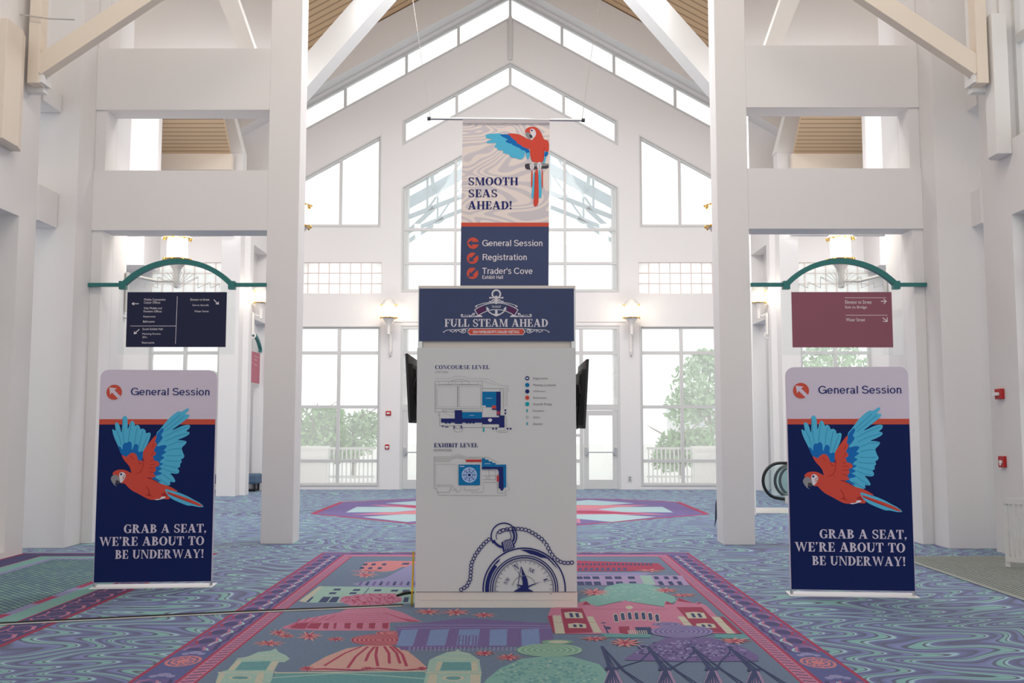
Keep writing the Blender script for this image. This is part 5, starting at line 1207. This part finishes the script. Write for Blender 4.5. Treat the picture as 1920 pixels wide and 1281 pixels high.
# mint towers
sh(r1, [(-60,1290),(20,1205),(50,1110),(130,1090),(220,985),(310,970),(400,930),(520,915),(560,895),(590,930),(650,955),(690,990),(640,1020),(590,1020),(545,1100),(520,1205),(500,1290)], PMNT)
sh(r1, [(195,1092),(255,1018),(520,1010),(470,1092)], TEL); sh(r1, [(130,1092),(215,1005),(262,1005),(180,1092)], CRM); sh(r1, [(480,1092),(530,1012),(590,1010),(540,1098)], CRM); ln(r1, [(215,985),(400,985),(640,990)], .018, CRM); ln(r1, [(310,970),(560,955)], .018, CRM); ln(r1, [(45,1112),(560,1108)], .022, CRM)
el(r1, 138, 345, 1138, 1182, CRM); el(r1, 165, 320, 1146, 1174, TEL); sh(r1, [(20,1205),(60,1120),(110,1118),(60,1205)], CRM); sh(r1, [(370,1205),(400,1120),(460,1118),(440,1205)], CRM)
sh(r1, [(560,1112),(1000,1108),(1920,1092),(1935,1290),(470,1290)], TEL); ln(r1, [(560,1116),(1050,1112),(1900,1100)], .03, CRM); ln(r1, [(540,1160),(900,1135),(1100,1120),(1500,1140),(1920,1170)], .025, PMNT)
# middle: purple colonnade, mint tower, green parasol
for b in ((-40,260,52,118),(200,520,52,128),(480,740,85,145)): flower(r2, *b)
sh(r2, [(-180,215),(0,195),(430,142),(1210,190),(1240,335),(1110,382),(940,397),(0,425),(-140,430)], PUR)
ln(r2, [(-160,218),(0,206),(600,204),(1210,212)], .022, LAV); ln(r2, [(-160,238),(0,232),(600,228),(1215,232)], .018, LAV)
for q in ([(-130,250),(20,240),(-30,395),(-180,395)],[(130,250),(300,240),(260,390),(92,392)],[(390,246),(577,240),(550,390),(362,388)],[(665,246),(822,242),(815,390),(658,392)],[(948,246),(1106,236),(1116,372),(950,394)]): sh(r2, q, SKY2)
for x in (380, 470): ln(r2, [(x,385),(x+14,300),(x+74,300),(x+66,385),(x,385)], .014, PUR); ln(r2, [(x+40,385),(x+46,300)], .01, PUR); ln(r2, [(x+6,345),(x+70,345)], .01, PUR)
for k in range(26): ln(r2, [(-60+k*38,440),(-56+k*38,402)], .01, LAV)
sh(r2, [(60,760),(100,600),(120,520),(180,490),(280,450),(360,440),(375,418),(395,442),(480,460),(570,520),(590,640),(580,760)], PMNT)
sh(r2, [(218,615),(240,540),(490,540),(502,615)], TEL); sh(r2, [(165,620),(195,540),(245,535),(205,620)], CRM); sh(r2, [(500,620),(500,535),(550,535),(560,620)], CRM); ln(r2, [(180,492),(570,520)], .016, CRM); ln(r2, [(90,632),(585,632)], .03, CRM)
el(r2, 232, 436, 660, 708, CRM); el(r2, 268, 405, 668, 700, TEL); sh(r2, [(90,760),(120,650),(190,650),(180,760)], CRM); sh(r2, [(490,760),(490,650),(580,650),(575,760)], CRM); ln(r2, [(280,452),(480,462)], .014, CRM)
flower(r2, 500, 735, 428, 492); flower(r2, 690, 975, 458, 535)
sh(r2, [(560,790),(640,690),(750,600),(950,510),(1150,488),(1400,488),(1650,560),(1720,640),(1760,790)], MNT); speck(r2, 700, 1650, 520, 770, TEL, 170, 26, 14, .02); speck(r2, 700, 1650, 520, 770, PMNT, 60, 20, 12, .02)
el(r2, 905, 1500, 372, 492, GRN); rings(r2, 905, 1500, 372, 492, PMNT, 5); el(r2, 1128, 1415, 338, 378, GRN); el(r2, 1190, 1370, 346, 370, CRM)
# right: long roofs, trees, church, parasol, ship rigging
sh(r3, [(-260,104),(290,104),(1030,130),(1095,182),(780,200),(-260,200)], RED)
for k in range(34): sh(r3, [(-240+k*36,146),(-236+k*36,130),(-216+k*36,131),(-218+k*36,149)], NVY)
for k in range(20): sh(r3, [(-240+k*50,194),(-236+k*50,170),(-206+k*50,170),(-208+k*50,194)], DPUR)
flower(r3, 800, 1110, 178, 212); sh(r3, [(-260,214),(900,212),(1000,222),(900,236),(-260,232)], LAV)
sh(r3, [(-260,236),(900,236),(1240,240),(1312,330),(640,328),(-260,326)], fm('woven_mauve', (176, 150, 188)))
sh(r3, [(858,240),(960,238),(1005,322),(905,322)], PMNT)
for x in (290, 360, 440, 555, 640, 760): sh(r3, [(x,272),(x-8,248),(x+52,248),(x+62,272)], NVY); sh(r3, [(x+14,326),(x+4,294),(x+66,294),(x+78,326)], NVY)
for x in (985, 1075, 1155): sh(r3, [(x+14,274),(x,248),(x+40,248),(x+56,274)], NVY); sh(r3, [(x+58,326),(x+36,292),(x+76,292),(x+100,326)], NVY)
sh(r3, [(300,512),(330,450),(520,400),(560,340),(680,310),(900,312),(1040,345),(1090,400),(1180,430),(1190,470),(1080,520),(720,466),(440,524)], MNT); speck(r3, 500, 1050, 330, 470, PMNT, 80, 30, 8, .02)
for b in ((290,620,350,432),(965,1225,345,402),(1105,1400,395,438),(150,330,360,430)): flower(r3, *b)
sh(r3, [(60,535),(290,500),(310,485),(380,470),(420,500),(480,520),(720,470),(728,455),(738,470),(1080,525),(1090,470),(1170,500),(1210,440),(1350,490),(1390,480),(1460,510),(1560,610),(1610,610),(1785,765),(1540,762),(960,765),(800,775),(750,770),(180,765),(90,760),(30,620)], PINK)
for q in ([(150,540),(345,535),(440,755),(190,762)],[(1190,525),(1420,525),(1640,760),(1380,742)],[(1560,610),(1620,612),(1785,765),(1740,765)],[(670,700),(770,700),(762,775),(680,757)],[(30,605),(70,600),(100,760),(85,760)],[(345,505),(375,472),(420,504)],[(1090,500),(1105,472),(1170,500)],[(1200,470),(1212,442),(1340,490)],[(1370,500),(1395,480),(1420,492)]): sh(r3, q, DRED)
for q in ([(80,600),(150,600),(190,765),(102,765)],[(385,610),(440,610),(520,755),(448,755)],[(1200,610),(1262,610),(1345,702),(1270,697)],[(1508,612),(1580,615),(1720,765),(1650,765)]): sh(r3, q, CRM)
for x, y, w_, h_, lean in ((180,570,160,55,24),(215,672,160,42,14),(1270,572,170,55,46),(1365,672,165,40,38)):
    sh(r3, [(x+lean*.6,y+h_),(x,y+4),(x+w_*.5,y-4),(x+w_,y+6),(x+w_+lean*.6,y+h_)], CRM)
    for q in (.28, .62): sh(r3, [(x+w_*q+lean*.5,y+h_-8),(x+w_*q,y+10),(x+w_*q+30,y+10),(x+w_*q+30+lean*.5,y+h_-8)], NVY)
for k in range(7):
    x = 620 + k * 62; y = 590 - (12 if 0 < k < 6 else 0) - (6 if 1 < k < 5 else 0)
    sh(r3, [(x+14,y+72),(x,y+10),(x+8,y-4),(x+30,y-8),(x+46,y+6),(x+54,y+70)], CRM); sh(r3, [(x+18,y+66),(x+7,y+12),(x+14,y+2),(x+30,y-1),(x+40,y+10),(x+48,y+64)], NVY)
ln(r3, [(440,545),(1110,545)], .014, DRED); el(r3, 735, 800, 512, 545, CRM, 14); sh(r3, [(800,765),(790,690),(860,672),(960,690),(1000,765)], PINK); sh(r3, [(840,768),(818,706),(960,706),(985,768)], NVY)
for k in range(9): ln(r3, [(770+k*20,775),(756+k*20,735)], .008, CRM)
ln(r3, [(540,690),(585,775)], .014, NVY); sh(r3, [(505,672),(530,660),(572,672)], NVY); sh(r3, [(548,722),(560,700),(600,705),(600,728)], NVY); ln(r3, [(30,662),(480,662)], .01, DRED); ln(r3, [(1230,662),(1660,662)], .01, DRED)
sh(r3, [(500,760),(760,768),(960,770),(960,800),(560,800)], TEL); sh(r3, [(1540,768),(1800,770),(1860,820),(1540,800)], TEL)
for b in ((300,612,783,836),(560,900,795,896),(1525,1905,795,866)): flower(r3, *b)
sh(r3, [(720,1000),(830,920),(1000,850),(1100,800),(1500,800),(1800,890),(1930,965),(1930,1012),(1300,1018),(740,1004)], PUR); speck(r3, 800, 1850, 830, 1000, LAV, 140, 26, 14, .02); speck(r3, 800, 1850, 830, 1000, DPUR, 110, 26, 14, .02)
el(r3, 960, 1525, 690, 802, PUR); rings(r3, 960, 1525, 690, 802, LAV, 6); el(r3, 975, 1240, 662, 700, PUR); rings(r3, 975, 1240, 662, 700, LAV, 2)
ax = ((525, 880, 600, 1082, 585), (930, 880, 1080, 1086, 1060), (1330, 880, 1500, 1086, 1490), (1655, 880, 1880, 1092, 1890))
for i, (a, b, c, d, e_) in enumerate(ax):
    ln(r3, [(a, b), (c, d)], .026, NVY); ln(r3, [(a + 6, b), (c - 16, d)], .012, NVY); ln(r3, [(a, b), (c + 40, d)], .010, NVY)
    ln(r3, [(a, b), (c + 130, d + 20), (c + 300, 1215)], .012, NVY); ln(r3, [(a + 20, b + 20), (c + 90, d), (c + 260, 1215)], .010, NVY)
    sh(r3, [(c - 55, d + 12), (c - 45, d - 16), (c + 75, d - 14), (c + 60, d + 14)], NVY)
    if i: q = ax[i - 1]; ln(r3, [(a + 22, b), (a + 14, b + 60), (a - 60, b + 130), (q[2] + 50, q[3] - 4)], .014, NVY)
    sh(r3, [(c - 20, d + 14), (c + 55, d + 14), (c + 150, 1290), (c - 90, 1290)], fm('woven_sail', (168, 134, 164)))
    for t in (-80, -50, -15, 25, 70, 110): ln(r3, [(c + 10 + t * .12, d + 14), (c + t, 1290)], .012, NVY)
p.mb.build('carpet_picture', floor)

# left panel with its basket weave field
p = Print(.0008, .000006); p.floor = True; p.fine = .0000016; p.cyc = 4
lx0, lx1, ly0, ly1 = -6.57, -3.95, 3.5, 13.55
def weave_material():
    m = bpy.data.materials.new('basket_weave_carpet'); m.use_nodes = True; nt = m.node_tree; b = nt.nodes['Principled BSDF']; L = nt.links.new
    tc = nt.nodes.new('ShaderNodeTexCoord'); mp = nt.nodes.new('ShaderNodeMapping'); mp.inputs['Rotation'].default_value = (0, 0, .785)
    br = nt.nodes.new('ShaderNodeTexBrick'); br.inputs['Scale'].default_value = 4.2; br.inputs['Color1'].default_value = L3(92, 132, 146); br.inputs['Color2'].default_value = L3(116, 160, 150); br.inputs['Mortar'].default_value = L3(70, 86, 112); br.inputs['Mortar Size'].default_value = .04
    n = nt.nodes.new('ShaderNodeTexNoise'); n.inputs['Scale'].default_value = 2.5
    mx = nt.nodes.new('ShaderNodeMix'); mx.data_type = 'RGBA'; mx.blend_type = 'MULTIPLY'; mx.inputs[0].default_value = .15
    L(tc.outputs['Object'], mp.inputs[0]); L(mp.outputs[0], br.inputs['Vector']); L(tc.outputs['Object'], n.inputs['Vector']); L(br.outputs['Color'], mx.inputs[6]); L(n.outputs['Color'], mx.inputs[7]); L(mx.outputs[2], b.inputs['Base Color']); b.inputs['Roughness'].default_value = .85
    return m
fr_(lx0, ly0, lx1, ly1, DRED); fr_(lx0 + .05, ly0, lx1 - .05, ly1 - .04, DPUR); fr_(lx0 + .36, ly0, lx1 - .36, ly1 - .3, RED); fr_(lx0 + .38, ly0, lx1 - .38, ly1 - .32, MNT); fr_(lx0 + .60, ly0, lx1 - .58, ly1 - .52, LAV); fr_(lx0 + .68, ly0, lx1 - .68, ly1 - .62, weave_material())
qa, qb = [], []
y = ly0 + .1
while y < ly1 - .3:
    cx = lx1 - .2; qa.append(ell(cx, y, .07, .1, 12)); qb += stroke([(cx - .11, y - .14), (cx - .08, y), (cx - .12, y + .12)], .02) + stroke([(cx + .1, y - .15), (cx + .12, y - .03), (cx + .08, y + .1)], .025) + stroke([(cx + a, y + b) for a, b in ell(0, 0, .09, .125, 12)], .012)
    y += .33
p.many(qa, DPUR); p.many(qb, PINK)
y = ly1 - .55
while y > ly0: fr_(lx1 - .68, y - .42, lx1 - .60, y, RED); y -= .95
# inner arm of the left panel border seen past the pillar
p.mb.build('carpet_border_panel', floor)

# star medallion far back
p = Print(.0015, .00003); p.floor = True; p.fine = .000002; p.cyc = 4
q8 = [(-3.95, 19.6), (-3.9, 22.6), (-2.5, 23.6), (0, 24.1), (2.4, 23.6), (3.8, 22.6), (3.85, 19.5), (1.1, 17.3), (-.1, 17.0), (-1.8, 17.6)]
p.poly(q8, RED); cen = (-.05, 20.6); p.poly([(cen[0] + (x - cen[0]) * .97, cen[1] + (y - cen[1]) * .97) for x, y in q8], PUR)
st = []
for k in range(16):
    a = 2 * PI * k / 16 + PI / 8; r_ = 3.3 if k % 2 == 0 else 1.9; st.append((cen[0] + r_ * math.cos(a), cen[1] + r_ * .95 * math.sin(a)))
p.poly(st, PINK)
for k in range(8):
    a = 2 * PI * k / 8 + PI / 8; u = Vector((math.cos(a), math.sin(a) * .95)); n_ = Vector((-u.y, u.x)); c0 = Vector(cen)
    p.poly([tuple(c0 + u * .5), tuple(c0 + u * 1.7 + n_ * .36), tuple(c0 + u * 3.0), tuple(c0 + u * 1.7 - n_ * .36)], RED if k % 2 else CORL)
    a2 = a + PI / 8; u = Vector((math.cos(a2), math.sin(a2) * .95)); n_ = Vector((-u.y, u.x))
    p.poly([tuple(c0 + u * 1.8), tuple(c0 + u * 2.3 + n_ * .62), tuple(c0 + u * 3.25 + n_ * .7), tuple(c0 + u * 3.25 - n_ * .7), tuple(c0 + u * 2.3 - n_ * .62)], ICE)
p.poly(ell(cen[0], cen[1], .6, .58), TEL)
p.mb.build('carpet_medallion', floor)
# ---------------------------------------------------------------- outside
con_m = mat('terrace_concrete', (226, 224, 220), .8)
mb = MB(); mb.box(-60, 60, YB + .3, 34, -.3, -.05, con_m); struct(mb.build('ground_terrace'))
mb = MB(); mb.box(-90, 90, 34, 120, -.6, -.4, mat('far_ground', (220, 222, 214), .9)); struct(mb.build('ground_beyond'))
RY = 31.5
for s, side in ((-1, 'left'), (1, 'right')):
    xs = lambda d: A + s * d
    T = empty('terrace_railing', (xs(5.2), RY, -.05), 'white picket railing outside the %s ground window' % side, 'railing', 'white terrace railings outside')
    mb = MB(); mb.box(xs(4.3), xs(5.75), RY - .03, RY + .03, .98, 1.05, frame_m); mb.build('top_rail', T)
    mb = MB(); mb.box(xs(4.3), xs(5.75), RY - .03, RY + .03, .10, .16, frame_m); mb.box(xs(4.3), xs(5.75), RY - .02, RY + .02, .62, .66, frame_m); mb.build('lower_rail', T)
    for k in range(11): x = 4.36 + k * .135; mb = MB(); mb.box(xs(x - .02), xs(x + .02), RY - .02, RY + .02, -.05, 1.0, frame_m); mb.build('picket', T)
    mb = MB(); mb.box(xs(5.78), xs(16), RY - .2, RY + .2, -.05, 1.04, con_m); mb.box(xs(5.74), xs(16), RY - .26, RY + .26, 1.0, 1.08, con_m); tag(mb.build('parapet'), 'low pale terrace parapet outside on the %s' % side, 'parapet', 'terrace parapets', kind='structure')
    mb = MB(); mb.box(xs(3.05), xs(3.45), 29.2, 29.6, -.05, 9.0, frame_m); struct(mb.build('column'), 'white canopy column outside the glass on the %s' % side, 'column')
# canopy truss seen through the gabled window
T = empty('entrance_canopy', (A, 30.0, 5.0), 'pale steel gabled canopy truss outside the tall middle window', 'canopy')
cs = mat('pale_blue_steel', (172, 192, 202), .5)
for Y, e, dz in ((29.4, 3.62, 0.0), (33.5, 4.2, .55)):
    for s in (-1, 1):
        mb = MB(); mb.bar((A, Y, 10.75 + dz), (A + s * e, Y, 10.75 + dz - e * .56), .16, .34, cs); mb.build('rafter', T)
        mb = MB(); mb.bar((A, Y, 9.2 + dz), (A + s * e, Y, 9.2 + dz - e * .40), .10, .12, cs)
        for d in (1.2, 2.5): mb.bar((A + s * d, Y, 9.2 + dz - d * .40), (A + s * d, Y, 10.7 + dz - d * .56), .06, .06, cs); mb.bar((A + s * d, Y, 9.2 + dz - d * .40), (A + s * (d - 1.2), Y, 10.7 + dz - (d - 1.2) * .56), .05, .05, cs)
        mb.bar((A + s * 2.3, Y, 8.25 + dz), (A + s * e, Y, 7.0 + dz), .10, .12, cs); mb.build('web', T)
for s in (-1, 1):
    mb = MB()
    for d in (.02, 1.2, 2.4, 3.55): mb.bar((A + s * d, 29.4, 10.77 - d * .56), (A + s * d * 1.1, 33.5, 11.3 - d * .6), .1, .16, cs)
    mb.build('purlin', T)
# trees beyond the terrace
leafA = mat('leaf_green', (134, 178, 110), .7, var=.25, vscale=.6); leafB = mat('leaf_pale_green', (164, 198, 152), .7, var=.25, vscale=.6); bark = mat('bark', (150, 136, 120), .9)  # leaf greens lightened, so the wash of haze sits in their colour
def tree(px, Y, h, lobes, lm, label, seed):
    rg = random.Random(seed); x = at(px, 800, Y).x
    T = empty('tree', (x, Y, -.4), label, 'tree', 'trees beyond the terrace')
    mb = MB(); mb.tube([(x, Y, -.45), (x + .05, Y, h * .3), (x - .05, Y, h * .6), (x + .1, Y, h * .9)], [.10, .08, .05, .02], bark, 8)
    for k in range(7):
        a = rg.uniform(0, 2 * PI); z = h * rg.uniform(.35, .7); mb.tube([(x, Y, z), (x + .7 * math.cos(a), Y + .5 * math.sin(a), z + .6), (x + 1.3 * math.cos(a), Y + 1.0 * math.sin(a), z + .9)], [.035, .02, .01], bark, 6)
    mb.build('trunk', T, smooth=True)
    mb = MB(); vs = []; fs = []
    for lx, lz, r, n in lobes:
        for _ in range(n):
            while True:
                q = Vector((rg.uniform(-1, 1), rg.uniform(-1, 1), rg.uniform(-1, 1)))
                if q.length < 1 and q.length > .25: break
            q = Vector((x + lx + q.x * r, Y + q.y * r * .8, lz + q.z * r * .85)); u = Vector((rg.gauss(0, 1), rg.gauss(0, 1), rg.gauss(0, 1))).normalized(); v = u.cross(Vector((rg.gauss(0, 1), rg.gauss(0, 1), 1))).normalized(); s_ = rg.uniform(.09, .18)
            k = len(vs); vs += [q - u * s_, q + v * s_ * .5, q + u * s_, q - v * s_ * .5]; fs.append((k, k + 1, k + 2, k + 3))
    mb.raw(vs, fs, lm); mb.build('foliage', T)
tree(590, 39, 2.9, [(0, 1.5, 1.2, 900), (-.7, 1.0, .9, 600), (.6, 1.9, .7, 350), (.9, .8, .6, 300)], leafA, 'bushy green tree outside the window left of the doors, nearer the left column', 1)
tree(664, 41, 2.5, [(0, 1.3, 1.1, 700), (.5, 1.8, .7, 300), (-.6, .8, .7, 400)], leafB, 'hazy pale tree outside the window left of the doors, nearer the doors', 2)
tree(1330, 39, 4.6, [(0, 3.3, 1.5, 1100), (-.9, 2.4, .9, 450), (.6, 1.2, 1.1, 700), (-.2, 4.2, .7, 250)], leafB, 'tall loose tree outside the window right of the doors', 3)
tree(1275, 37, 1.9, [(0, .9, .9, 600), (.6, 1.2, .6, 300), (-.5, .5, .6, 300)], leafA, 'low green bush in front of the tall tree right of the doors', 4)
tree(1560, 39, 5.2, [(0, 3.6, 1.7, 1300), (-1.3, 3.2, 1.0, 500), (1.2, 3.3, 1.0, 500), (0, 1.4, 1.3, 700)], leafB, 'pale tree outside the far right window, above the right banner', 5)
tree(405, 39, 4.6, [(.2, 2.9, 1.2, 900), (0, 1.2, 1.0, 700)], leafA, 'narrow green tree outside the far left window beside the left banner', 6)
mb = MB(); mb.box(14, 26, 82, 90, -.5, 3.6, mat('hazy_wall', (214, 216, 218), .9)); mb.box(20, 24, 82, 90, 3.6, 6.0, mat('hazy_wall', (214, 216, 218), .9)); T = tag(mb.build('building'), 'distant pale building in the haze beyond the right trees', 'building')
w_ = mat('hazy_window', (176, 182, 188), .6)
for k in range(6):
    m = MB(); m.box(14.8 + k * 1.8, 15.8 + k * 1.8, 81.95, 82.02, 1.2, 2.6, w_); m.build('window', T)
